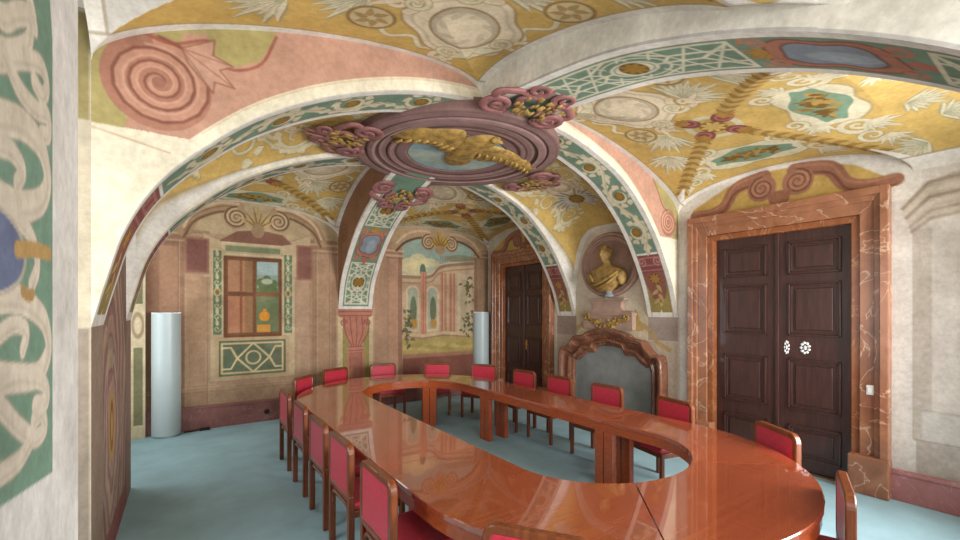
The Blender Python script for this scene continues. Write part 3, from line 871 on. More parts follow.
# front wall (behind the camera) with two window openings
def front_wall():
    o = MB()
    y0, y1 = YF - 0.2, YF
    spans = ((0.6, 2.2), (3.8, 5.4))
    xs = [-1.5, 0.6, 2.2, 3.8, 5.4, 6.4]
    o.box(-1.5, 0.6, y0, y1, 0, 4.3); o.box(2.2, 3.8, y0, y1, 0, 4.3); o.box(5.4, 6.4, y0, y1, 0, 4.3)
    for n, (a, b) in enumerate(spans):
        o.box(a, b, y0, y1, 0, 0.6); o.box(a, b, y0, y1, 3.3, 4.3)
    o.build('wall_front', M_WHITE, kind='structure')
    for n, (a, b) in enumerate(spans):
        f = MB()
        for xx in (a, (a + b) / 2 - 0.03, b - 0.06):
            f.box(xx, xx + 0.06, YF - 0.14, YF - 0.08, 0.6, 3.3)
        for zz in (0.6, 2.2, 3.24):
            f.box(a, b, YF - 0.135, YF - 0.085, zz, zz + 0.06)
        fr = f.build('window_%d' % (n + 3), M_PLASTIC, kind='structure')
        MB().box(a, b, YF - 0.115, YF - 0.11, 0.6, 3.3).build('glass', M_GLASS, fr)


front_wall()


# ------------------------------------------------------------------ vault: ribs
def soffit_cross():
    R = [(0, 1.80), (.09, 2.10), (.2, 2.37), (.49, 2.86), (.84, 3.26), (1.3, 3.61), (1.87, 3.83), (2.36, 3.94), (2.9, 3.97)]
    Lf = [(0, 1.80), (.06, 2.05), (.16, 2.41), (.33, 2.73), (.6, 3.03), (.96, 3.33), (1.46, 3.61), (2.06, 3.83), (2.6, 3.94), (3.1, 3.97)]
    pts = [(XL + e, z) for e, z in Lf] + [(XR - e, z) for e, z in R[::-1]]
    return catmull(pts, 14)


def soffit_back():
    return catmull([(8.21, 1.93), (8.12, 2.25), (7.98, 2.52), (7.60, 2.93), (7.2, 3.25), (6.8, 3.47), (6.3, 3.67), (5.9, 3.80), (5.4, 3.90), (4.8, 3.97)], 14)


def soffit_front():
    return catmull([(-0.6, 1.95), (-0.35, 2.25), (0.0, 2.60), (0.35, 2.92), (0.8, 3.22), (1.3, 3.46), (1.9, 3.67), (2.5, 3.79), (3.2, 3.88), (3.9, 3.95), (4.3, 3.97)], 14)


def resample(C, step):
    d = np.concatenate([[0], np.cumsum(np.hypot(*np.diff(C, axis=0).T))])
    n = int(d[-1] / step) + 1
    s = np.linspace(0, d[-1], n)
    return s, np.stack([np.interp(s, d, C[:, 0]), np.interp(s, d, C[:, 1])], -1)


CROSS, BACK, FRONT = soffit_cross(), soffit_back(), soffit_front()


def rib(name, curve, axis, w0, w1, top, paint_soffit, paint_side, step=0.011):
    s, C = resample(curve, step)
    t = np.linspace(w0, w1, int((w1 - w0) / step) + 1)
    Vs, Qs, Cs, off = [], [], [], 0

    def put(P, col, flip):
        nonlocal off
        nu, nv = P.shape[:2]
        I = np.arange(nu * nv).reshape(nu, nv) + off
        Q = np.stack([I[:-1, :-1], I[1:, :-1], I[1:, 1:], I[:-1, 1:]], -1).reshape(-1, 4)
        if flip:
            Q = Q[:, ::-1]
        off += nu * nv
        Vs.append(P.reshape(-1, 3)); Qs.append(Q); Cs.append(col)
    S, T = np.meshgrid(s, t, indexing='ij')
    X = np.repeat(C[:, :1], len(t), 1); Z = np.repeat(C[:, 1:], len(t), 1)
    P = np.stack([X, T, Z], -1) if axis == 'x' else np.stack([T, X, Z], -1)
    p = Paint(S, T, WHITE, step); paint_soffit(p, s, C, w0, w1)
    put(P, p.C, axis == 'y')
    m = int(1.6 / step * (1.35 if axis == 'x' and w0 < 4 else 0.8))
    for side, tt in ((0, w0), (1, w1)):
        g = np.linspace(0, 1, m)
        X = np.repeat(C[:, :1], m, 1)
        Z = C[:, 1:] + (top - C[:, 1:]) * g[None, :] ** 1.3
        K = np.full_like(X, tt)
        P = np.stack([X, K, Z], -1) if axis == 'x' else np.stack([K, X, Z], -1)
        p = Paint(X, Z, PINK, step); paint_side(p, C, side)
        put(P, p.C, (side == 0) != (axis == 'y'))
    return surf_raw(name, np.concatenate(Vs), np.concatenate(Qs), np.concatenate(Cs))


def soffit_acanthus(p, s, C, w0, w1):
    total = s[-1]
    mid = (w0 + w1) / 2
    hw = (w1 - w0) / 2
    for rev in (False, True):
        def X(v):
            return total - v if rev else v
        p.rect(X(1.02), X(total / 2), w0 + 0.075, w1 - 0.075, GREEN)
        p.rect(X(0.12), X(0.99), w0 + 0.075, w1 - 0.075, (0.58, 0.51, 0.30))
        p.rect(X(0.70), X(0.99), w0 + 0.02, w1 - 0.02, (0.50, 0.29, 0.28))
        # bracket
        for q in (0.74, 0.82, 0.94):
            p.stroke([(X(q), w0 + 0.03), (X(q), w1 - 0.03)], 0.02, (0.70, 0.47, 0.44), 0.9)
        p.spiral(X(0.88), w0 + 0.12, 0.07, 1.4, 0, 1, 0.02, (0.72, 0.5, 0.46)); p.spiral(X(0.88), w1 - 0.12, 0.07, 1.4, 0, -1, 0.02, (0.72, 0.5, 0.46))
        p.poly([(X(0.70), w0 + 0.03), (X(0.30), mid - 0.10), (X(0.24), mid), (X(0.30), mid + 0.10), (X(0.70), w1 - 0.03)], (0.55, 0.36, 0.30))
        p.rosette(X(0.60), mid, 0.09, (0.66, 0.5, 0.24), (0.45, 0.27, 0.22))
        for k in range(5):
            p.leaf(X(0.5 - 0.07 * k), mid, (PI if not rev else 0) + (0.7 if k % 2 else -0.7), 0.13, 0.05, (0.74, 0.64, 0.42), 0.9)
        # scalloped white end
        for k in (-1, 1):
            p.ell(X(0.12), mid + k * 0.09, 0.09, 0.085, (0.58, 0.51, 0.30))
        p.rect(X(0.0), X(0.08), w0, w1, WHITE)
        a, b = sorted((X(1.08), X(2.95)))
        p.vine(a, b, mid, hw - 0.078, 3, sgn=1 if not rev else -1, w=0.048)
        a, b = sorted((X(2.95), X(3.7)))
        p.vine(a, b, mid, hw - 0.078, 1, w=0.035)
    p.rect(0, total, w0, w0 + 0.07, WHITE); p.rect(0, total, w1 - 0.07, w1, WHITE)
    p.stroke([(0, w0 + 0.072), (total, w0 + 0.072)], 0.012, (0.52, 0.52, 0.46), 0.7); p.stroke([(0, w1 - 0.072), (total, w1 - 0.072)], 0.012, (0.52, 0.52, 0.46), 0.7)


def strap_panel(p, a, b, w0, w1, c=(0.83, 0.81, 0.71)):
    """a panel of white interlaced straps round a gilt rosette"""
    m = (a + b) / 2; t = (w0 + w1) / 2; h = (w1 - w0) / 2; w = 0.026
    p.frame(a, b, w0, w1, w, c)
    for ph in (0, 1):
        p.stroke([(a + (b - a) * k / 6, (w0 if (k + ph) % 2 else w1)) for k in range(7)], 0.020, c)
    p.ell(m, t, 0.235, h * 0.70, (0.44, 0.545, 0.465))
    p.ell(m, t, 0.20, h * 0.60, c); p.ell(m, t, 0.17, h * 0.5, (0.52, 0.60, 0.50)); p.ell(m, t, 0.155, h * 0.46, c); p.rosette(m, t, 0.11)
    p.ell(m, t, 0.30, h * 0.86, c, inner=0.92)
    for sg in (-1, 1):
        e = a if sg < 0 else b
        q = e - sg * (b - a) * 0.16
        p.stroke([(e, w0 + 0.02), (q, t), (e, w1 - 0.02)], w, c)
        p.stroke([(q, t), (m + sg * 0.2, t)], w, c)
        r = e - sg * (b - a) * 0.28
        p.stroke([(e, t - h * 0.45), (r, t - h * 0.45), (m + sg * 0.12, w0)], w, c); p.stroke([(e, t + h * 0.45), (r, t + h * 0.45), (m + sg * 0.12, w1)], w, c)
        p.stroke([(r, t - h * 0.45), (r - sg * 0.10, t), (r, t + h * 0.45)], w, c)


def blue_cartouche(p, a, b, w0, w1):
    m = (a + b) / 2; t = (w0 + w1) / 2; h = (w1 - w0) / 2; Lh = (b - a) / 2
    pts = [(m + Lh * 0.86 * math.cos(q) * (0.92 - 0.08 * math.cos(4 * q) + 0.05 * math.sin(3 * q)), t + h * 0.92 * math.sin(q) * (0.92 - 0.08 * math.cos(4 * q) + 0.06 * math.cos(6 * q))) for q in np.linspace(0, 2 * PI, 48)]
    p.poly(pts, (0.66, 0.45, 0.37))
    pts2 = [(m + (x - m) * 0.72, t + (y - t) * 0.76) for x, y in pts]
    p.stroke(pts, 0.02, (0.48, 0.30, 0.24), 0.8)
    p.poly(pts2, (0.52, 0.56, 0.60)); p.stroke(pts2, 0.02, (0.44, 0.30, 0.26), 0.8)
    p.ell(m - 0.05, t + 0.03, Lh * 0.4, h * 0.3, (0.64, 0.69, 0.70), 0.6)
    for sg in (-1, 1):
        for tg in (-1, 1):
            p.spiral(m + sg * Lh * 0.74, t + tg * h * 0.62, 0.08, 1.4, 0, sg * tg, 0.03, (0.70, 0.47, 0.38))
    p.fan(m + Lh * 0.72, t, 0, 1.8, 5, 0.17, 0.06, (0.70, 0.53, 0.26)); p.leaf(m - Lh * 0.75, t, PI, 0.16, 0.1, (0.68, 0.42, 0.36), 1, 0)


def make_strap(marks):
    def f(p, s, C, w0, w1):
        total = s[-1]
        a0, a1 = w0 + 0.085, w1 - 0.085
        p.rect(0.06, total, a0 - 0.005, a1 + 0.005, GREEN)
        for kind, a, b in marks:
            (strap_panel if kind == 's' else blue_cartouche)(p, a, b, a0 + (0.03 if kind == 's' else -0.02), a1 - (0.03 if kind == 's' else -0.02))
        p.stroke([(0.06, a0), (total, a0)], 0.014, (0.52, 0.54, 0.48), 0.8); p.stroke([(0.06, a1), (total, a1)], 0.014, (0.52, 0.54, 0.48), 0.8)
    return f


def side_cross(p, C, side):
    zs = np.interp(p.U, C[:, 0], C[:, 1])
    hgt = p.V - zs
    CR = (0.88, 0.85, 0.755)
    for left in (True, False):
        xw = XL if left else XR
        e = (p.U - xw) if left else (xw - p.U)
        sel = e < 3.2
        lo = 3.05 if left else 2.93
        p.mask(sel & (p.V < lo), CR)
        sg = 1 if left else -1
        # olive ground at the wall, big painted volute
        p.poly([(xw, lo), (xw, 3.8), (xw + sg * 0.5, 3.95), (xw + sg * 0.42, 3.55), (xw + sg * 0.2, 3.2), (xw + sg * 0.15, lo)], OLIVE)
        r = 0.30 if left else 0.19
        vx, vz = xw + sg * (0.33 if left else 0.25), 3.385 if left else 3.14
        p.ell(vx, vz, r * 0.98, r * 1.03, (0.66, 0.47, 0.39))
        p.spiral(vx, vz, r * 0.86, 3.0, PI / 2, -sg, (r * 0.22, r * 0.06), (0.75, 0.565, 0.475), 0.9)
        p.spiral(vx, vz, r * 0.99, 3.2, PI / 2, -sg, (r * 0.07, r * 0.04), (0.49, 0.31, 0.255), 0.8)
        p.spiral(vx, vz, r * 0.80, 3.0, PI / 2 + 0.3, -sg, (r * 0.05, r * 0.02), (0.82, 0.655, 0.57), 0.6)
        p.ell(vx, vz, r * 0.12, r * 0.12, (0.60, 0.42, 0.35))
        if left:
            p.poly([(xw + .30, 3.70), (xw + .60, 3.80), (xw + .63, 3.66), (xw + .75, 3.62), (xw + .92, 3.72), (xw + 1.03, 3.95), (xw + .25, 4.2)], OLIVE)
            p.curve([(xw + .25, 3.68), (xw + .40, 3.66), (xw + .60, 3.75), (xw + .64, 3.64), (xw + .76, 3.60), (xw + .93, 3.70), (xw + 1.03, 3.93)], 0.02, (0.58, 0.34, 0.27), 0.8)
            lf = [(0.45, 3.65), (0.64, 3.77), (0.63, 3.66), (0.75, 3.62), (0.67, 3.57), (0.76, 3.47), (0.64, 3.48), (0.63, 3.40), (0.54, 3.50), (0.49, 3.56)]
            lf = [(xw + q, z) for q, z in lf]
            p.poly(lf, (0.76, 0.60, 0.515)); p.stroke(lf + lf[:1], 0.010, (0.54, 0.35, 0.285), 0.8)
            for k in (3, 5, 7):
                p.stroke([lf[0], lf[k]], 0.008, (0.56, 0.37, 0.30), 0.7)
            p.stroke([(xw, 3.02), (xw + 0.42, 2.93)], 0.008, (0.70, 0.56, 0.44), 0.8)
        else:
            p.poly([(xw - .30, 3.32), (xw - .52, 3.55), (xw - .62, 3.72), (xw - .40, 3.75), (xw - .22, 3.5)], OLIVE)
            p.curve([(xw - .28, 3.30), (xw - .40, 3.38), (xw - .50, 3.55), (xw - .62, 3.72)], 0.02, (0.56, 0.34, 0.27), 0.8)
    lim = 0.105 * np.clip(0.4 + (p.V - 1.8) / 1.6, 0.4, 1.0) + 0.02
    p.mixin(np.arange(hgt.size), np.clip((lim - hgt) / 0.012 + 0.5, 0, 1), CR)
    p.mask((hgt > 0.10) & (hgt < 0.118) & (p.V > 3.1), (0.84, 0.78, 0.66))
    p.mask(hgt < 0.012, (0.74, 0.73, 0.70))


def side_long(p, C, side):
    p.mask(p.V > 0, (0.62, 0.44, 0.33))
    o = np.argsort(C[:, 0])
    zs = np.interp(p.U, C[o, 0], C[o, 1])
    p.mask((p.V - zs) < 0.06, WHITE)
    p.mask((p.V - zs) > 0.055, (0.55, 0.40, 0.29))
    p.spiral(7.85, 3.3, 0.2, 2.0, 0, 1, 0.03, (0.42, 0.28, 0.2), 0.8)


def side_front(p, C, side):
    zs = np.interp(p.U, C[:, 0], C[:, 1])
    p.mask(p.V > 0, (0.86, 0.845, 0.80))
    h = p.V - zs
    p.poly([(-0.3, 2.95), (0.55, 3.42), (1.3, 3.78), (0.6, 3.75), (-0.3, 3.6)], (0.80, 0.74, 0.60))
    p.curve([(-0.3, 2.95), (0.55, 3.42), (1.3, 3.78)], 0.02, (0.66, 0.60, 0.52), 0.8)
    p.mask(h < 0.02, (0.72, 0.71, 0.69))


rib('ceiling_rib', CROSS, 'x', N0, N1, 4.40, soffit_acanthus, side_cross, 0.010)
rib('ceiling_rib', CROSS, 'x', F0, F1, 4.40, soffit_acanthus, side_cross, 0.013)
rib('ceiling_rib', BACK, 'y', B0, B1, 4.40, make_strap([('s', 0.10, 0.98), ('b', 1.0, 1.85), ('s', 1.88, 2.75)]), side_long, 0.012)
_sf, _cf = resample(FRONT, 0.009)


def front_s(y):
    return float(np.interp(y, _cf[:, 0], _sf))


rib('ceiling_rib', FRONT, 'y', B0, B1, 4.40, make_strap([('s', front_s(1.22), front_s(2.75)), ('b', front_s(0.42), front_s(1.20)), ('s', front_s(-0.5), front_s(0.40))]), side_front, 0.009)


# ------------------------------------------------------------------ vault: groined corner bays
def bay_grid(x_wall, x_rib, y_far, y_rib, zc, zi, rise, y_ext, step):
    """y_far: the end wall side, y_rib: the cross-rib side; the vault runs on as a barrel past y_far to y_ext"""
    x0, x1 = min(x_wall, x_rib), max(x_wall, x_rib)
    ys = (min(y_ext, y_rib), max(y_ext, y_rib))
    x = np.linspace(x0, x1, int((x1 - x0) / step) + 1); y = np.linspace(*ys, int((ys[1] - ys[0]) / step) + 1)
    X, Y = np.meshgrid(x, y, indexing='ij')
    tx = (X - x_wall) / (x_rib - x_wall); ty = np.clip((Y - y_far) / (y_rib - y_far), 0, 1)
    q = lambda t: np.sqrt(np.clip(1 - (2 * t - 1) ** 2, 0, 1))
    zl = 3.26 if y_rib < 4 else zc
    Zb = zc * (1 - tx) + (zl * (1 - ty) + zi * ty) * tx
    Zz = Zb + rise * np.maximum(q(tx), q(ty))
    if y_rib < 4:
        Zz = np.maximum(Zz, np.interp(Y, FRONT[:, 0], FRONT[:, 1]) + 0.13 - (1 - tx) * 0.9)
    return X, Y, Zz, tx, ty


def paint_bay(X, Y, x_wall, x_rib, y_far, y_rib, step, white_web=False, seed=1):
    p = Paint(X, Y, OCHRE, step)
    rng = random.Random(seed)
    cx, cy = (x_wall + x_rib) / 2, (y_far + y_rib) / 2
    hx, hy = abs(x_rib - x_wall) / 2, abs(y_rib - y_far) / 2
    sx = 1 if x_rib > x_wall else -1; sy = 1 if y_rib > y_far else -1
    # webs: +x towards the lengthwise rib, -x towards the side wall, +y towards the cross rib, -y towards the end wall
    lt = LEAF
    def Q(u, v):
        """u: -1 side wall .. 1 lengthwise rib, v: -1 end wall .. 1 cross rib"""
        return (cx + sx * hx * u, cy + sy * hy * v)
    DK, PL = (0.62, 0.55, 0.37), (0.845, 0.81, 0.685)

    def scrolls(u, v, ang, size, sg):
        x, y = Q(u, v)
        for c, g in ((DK, 0.014), (PL, 0.0)):
            p.spiral(x, y, size, 1.5, ang, sg, (size * 0.36 + g, size * 0.16 + g), c)
            p.fan(x + size * 0.9 * math.cos(ang), y + size * 0.9 * math.sin(ang), ang + 1.2 * sg, 1.6, 6, size * 2.0 + g, size * 0.33 + g, c)

    def plume(u, v, ang, size):
        x, y = Q(u, v)
        p.fan(x, y, ang, 2.1, 11, size + 0.02, size * 0.15 + 0.014, (0.62, 0.60, 0.46)); p.fan(x, y, ang, 2.0, 11, size, size * 0.13, PL)
        p.fan(x, y, ang, 1.7, 10, size * 0.8, 0.012, (0.62, 0.62, 0.50), 0.7)
    dx, dy = sx * hx, sy * hy
    da = math.atan2(dy, dx)
    # inner quarter: big shield on the diagonal with plumes, roundels and ribbons
    plume(0.02, 0.42, math.atan2(sy, -sx * 1.2), 0.50); plume(0.50, -0.06, math.atan2(-sy, sx * 0.8), 0.50)
    plume(-0.30, 0.62, math.atan2(sy * 0.35, -sx), 0.46); plume(0.74, -0.42, math.atan2(-sy, sx * 0.3), 0.46)
    for c, g in ((DK, 0.012), ((0.87, 0.83, 0.71), 0.0)):
        p.curve([Q(0.12, 0.62), Q(0.24, 0.78), Q(0.36, 0.70), Q(0.46, 0.82), Q(0.58, 0.72), Q(0.62, 0.84), Q(0.70, 0.66)], 0.045 + g, c)
        p.curve([Q(0.82, -0.05), Q(0.90, 0.10), Q(0.80, 0.22), Q(0.90, 0.36), Q(0.80, 0.46), Q(0.86, 0.60), Q(0.70, 0.66)], 0.045 + g, c)
    p.cartouche(*Q(0.54, 0.41), 0.56, 0.46, (0.88, 0.82, 0.70), (0.54, 0.43, 0.27), ang=da)
    for c, g in ((DK, 0.014), (PL, 0.0)):
        for sg in (-1, 1):
            e = da + sg * 0.5
            x, y = Q(0.50, 0.40)
            p.spiral(x + 0.46 * math.cos(e), y + 0.46 * math.sin(e), 0.10, 1.4, e, sg, (0.045 + g, 0.02 + g), c)
            p.leaf(*Q(0.70, 0.62), da + sg * 0.9, 0.26 + g, 0.10 + g, c, 1, 0.2 * sg)
            p.spiral(x - 0.42 * math.cos(e), y - 0.42 * math.sin(e), 0.12, 1.4, e + PI, -sg, (0.05 + g, 0.02 + g), c)
    for u, v in ((0.10, 0.62), (0.82, -0.13)):
        x, y = Q(u, v)
        p.ell(x, y, 0.18, 0.18, (0.82, 0.75, 0.58)); p.ell(x, y, 0.18, 0.18, (0.60, 0.49, 0.30), inner=0.84)
        for k in range(6):
            p.leaf(x + 0.03 * math.cos(k), y + 0.03 * math.sin(k), k * 1.05, 0.11, 0.06, (0.68, 0.57, 0.38))
    # towards the walls: green fields with gilt leaves inside cream scrolls
    for (ax, ay, hl) in ((0, -1, hx), (-1, 0, hy)):
        u0, v0 = ax * 0.60, ay * 0.74

        def T(a, b):
            x, y = Q(u0, v0)
            return (x + (a if ax == 0 else b * ax * sx), y + (b * ay * sy if ax == 0 else a))
        pts = [T(0.62 * math.cos(q) * (0.9 - 0.1 * math.cos(4 * q)), 0.32 * math.sin(q) * (0.88 + 0.12 * math.cos(6 * q))) for q in np.linspace(0, 2 * PI, 40)]
        p.poly(pts, PL); p.stroke(pts, 0.02, DK, 0.7)
        pts2 = [T(0.47 * math.cos(q) * (0.92 - 0.08 * math.cos(6 * q)), 0.215 * math.sin(q) * (0.85 + 0.15 * math.cos(4 * q))) for q in np.linspace(0, 2 * PI, 40)]
        p.poly(pts2, (0.47, 0.58, 0.48))
        for k in range(46):
            a = rng.uniform(-1, 1)
            p.leaf(*T(0.27 * a, (1 - abs(a)) * rng.uniform(-0.13, 0.13)), rng.uniform(0, 6.3), 0.10, 0.05, rng.choice([(0.55, 0.43, 0.2), (0.68, 0.55, 0.28), (0.45, 0.34, 0.15)]))
        for sg in (-1, 1):
            for c, g in ((DK, 0.014), (PL, 0.0)):
                p.spiral(*T(sg * 0.62, 0.10), 0.15, 1.6, 0, sg, (0.065 + g, 0.03 + g), c)
                p.spiral(*T(sg * 0.36, -0.30), 0.10, 1.4, 0, -sg, (0.05 + g, 0.02 + g), c)
                p.fan(*T(sg * 0.46, -0.12), math.atan2(-ay * sy * 0.7 + (sg if ax else 0), (sg if ax == 0 else 0) - ax * sx * 0.7), 1.5, 6, 0.26 + g, 0.06 + g, c)
                p.fan(*T(sg * 0.60, 0.16), math.atan2((ay * sy if ax == 0 else sg), (sg if ax == 0 else ax * sx)), 1.6, 7, 0.30 + g, 0.06 + g, c)
    scrolls(-0.62, -0.86, rng.uniform(0, 6), 0.13, 1); scrolls(0.62, -0.80, rng.uniform(0, 6), 0.13, -1); scrolls(-0.80, 0.66, rng.uniform(0, 6), 0.12, 1)
    # barrel running on in front
    if abs(y_far - YB) > 0.1:
        for k in range(7):
            u = -0.85 + k * 0.28
            plume(u, -1.12 - 0.12 * (k % 2), rng.uniform(0, 6.3), 0.30); scrolls(u + 0.1, -1.45, rng.uniform(0, 6), 0.13, 1 if k % 2 else -1)
    if white_web:
        m = (np.abs((p.U - cx) / hx) > np.abs((p.V - cy) / hy)) & ((p.U - cx) * sx < 0)
        p.mask(m, (0.835, 0.825, 0.79))
    # garlands along the groins
    for gx, gy in ((-1, -1), (-1, 1), (1, -1), (1, 1)):
        gx, gy = gx * sx, gy * sy
        if (gx == sx and gy == sy) or (white_web and gx == -sx):
            continue
        n = 24
        p.stroke([(cx + gx * hx * 0.12, cy + gy * hy * 0.12), (cx + gx * hx * 0.84, cy + gy * hy * 0.84)], 0.12, (0.72, 0.60, 0.37), 0.8)
        for k in range(3, n):
            t = k / n * 0.86
            x, y = cx + gx * hx * t, cy + gy * hy * t
            an = math.atan2(gy * hy, gx * hx)
            for sg in (-1, 1):
                p.leaf(x, y, an + sg * 0.6, 0.13, 0.055, (0.58, 0.45, 0.22) if k % 2 else (0.72, 0.60, 0.35), 0.9, 0.1 * sg)
        # pale groin end fanning into the corner
        e = (cx + gx * hx, cy + gy * hy)
        p.stroke([(cx + gx * hx * 0.80, cy + gy * hy * 0.80), e], (0.03, 0.16), WHITE)
    # centre ornament
    p.ell(cx, cy, 0.27, 0.27, (0.80, 0.77, 0.64)); p.ell(cx, cy, 0.20, 0.20, (0.72, 0.62, 0.36))
    for k in range(4):
        an = PI / 4 + k * PI / 2
        x, y = cx + 0.24 * math.cos(an), cy + 0.24 * math.sin(an)
        p.ell(x, y, 0.125, 0.10, (0.50, 0.27, 0.25), 1, an); p.spiral(x, y, 0.10, 1.4, an, 1, 0.025, (0.66, 0.42, 0.38)); p.fan(x, y, an, 1.2, 5, 0.2, 0.05, (0.66, 0.50, 0.24))
    p.rosette(cx, cy, 0.13, (0.80, 0.68, 0.40), (0.52, 0.38, 0.18))
    # pale edging along walls and ribs
    wv = 0.085
    x0, x1 = sorted((x_wall, x_rib))
    big = 9
    for a, b in (((x_rib, -big), (x_rib, big)), ((x_wall, -big), (x_wall, big))):
        p.stroke([a, b], 2 * wv, WHITE); p.stroke([(a[0] + (wv if a[0] < cx else -wv), a[1]), (a[0] + (wv if a[0] < cx else -wv), b[1])], 0.015, (0.60, 0.55, 0.44), 0.7)
    p.stroke([(x0, y_rib), (x1, y_rib)], 2 * wv, WHITE); p.stroke([(x0, y_rib - sy * wv), (x1, y_rib - sy * wv)], 0.015, (0.60, 0.55, 0.44), 0.7)
    if abs(y_far - YB) < 0.1:
        p.stroke([(x0, y_far), (x1, y_far)], 2 * wv, WHITE); p.stroke([(x0, y_far + sy * wv), (x1, y_far + sy * wv)], 0.015, (0.60, 0.55, 0.44), 0.7)
    return p.C


def bay(x_wall, x_rib, y_far, y_rib, zc, zi, rise, y_ext, step, **kw):
    X, Y, Z, tx, ty = bay_grid(x_wall, x_rib, y_far, y_rib, zc, zi, rise, y_ext, step)
    C = paint_bay(X, Y, x_wall, x_rib, y_far, y_rib, step, **kw)
    return surf('ceiling', np.stack([X, Y, Z], -1), C, flip=True)


bay(XR, B1, 1.06, N0, 3.27, 3.92, 0.36, YF, 0.009, seed=1)
bay(XL, B0, 0.95, N0, 3.42, 4.02, 0.35, YF, 0.009, seed=2, white_web=True)
bay(XR, B1, YB, F1, 3.30, 3.90, 0.38, YB, 0.013, seed=3)
bay(XL, B0, YB, F1, 3.27, 3.90, 0.45, YB, 0.013, seed=4)


# middle bay between the two cross ribs
def middle():
    step = 0.012
    x = np.linspace(XL, XR, int((XR - XL) / step) + 1); y = np.linspace(N1, F0, int((F0 - N1) / step) + 1)
    X, Y = np.meshgrid(x, y, indexing='ij')
    e = np.minimum(X - XL, XR - X)
    edge = np.interp(X, CROSS[:, 0], CROSS[:, 1]) + 0.05
    crown = np.interp(e, [0, 0.5, 1.0, 1.6, 2.2, 3.2], [3.30, 3.55, 3.76, 3.90, 3.97, 4.02])
    t = (Y - N1) / (F0 - N1)
    wk = np.clip((e - 0.25) / 1.0, 0, 1)
    Z = edge + (np.maximum(crown, edge + 0.02) - edge) * np.clip(1 - np.abs(2 * t - 1) ** (4.0 - 1.6 * wk), 0, 1) ** (0.5 + 0.5 * wk)
    s, C = resample(CROSS, 0.02)
    S = np.interp(X, C[:, 0], s)
    U = np.where(X < 2.72, S, s[-1] - S)
    p = Paint(U, Y, OCHRE, step)
    m = (N1 + F0) / 2
    for sg in (-1, 1):
        p.vine(0.9, 3.4, m + sg * 0.42, 0.24, 4, col=(0.84, 0.80, 0.66), dark=(0.58, 0.52, 0.34), sgn=sg, gold=False, w=0.04)
    p.cartouche(2.1, m, 0.36, 0.3)
    for sg in (-1, 1):
        p.fan(1.62, m, PI / 2 * sg, 1.8, 9, 0.55, 0.10, (0.55, 0.52, 0.46)); p.fan(1.6, m, PI / 2 * sg, 1.7, 9, 0.52, 0.05, (0.76, 0.74, 0.68))
    p.rosette(1.62, m, 0.14)
    for yy, q in ((N1, 1), (F0, -1)):
        p.stroke([(0, yy), (9, yy)], 0.06, WHITE); p.stroke([(0, yy + q * 0.032), (9, yy + q * 0.032)], 0.014, (0.6, 0.55, 0.44), 0.7)
    p.mask(np.minimum(X - XL, XR - X).ravel() < 0.075, WHITE)
    return np.stack([X, Y, Z], -1), p.C


P_, C_ = middle()
surf('ceiling', P_, C_, flip=True)


# ------------------------------------------------------------------ ceiling medallion with gilt eagle
MC = (2.87, 4.66); MA, MBB = 1.27, 1.29


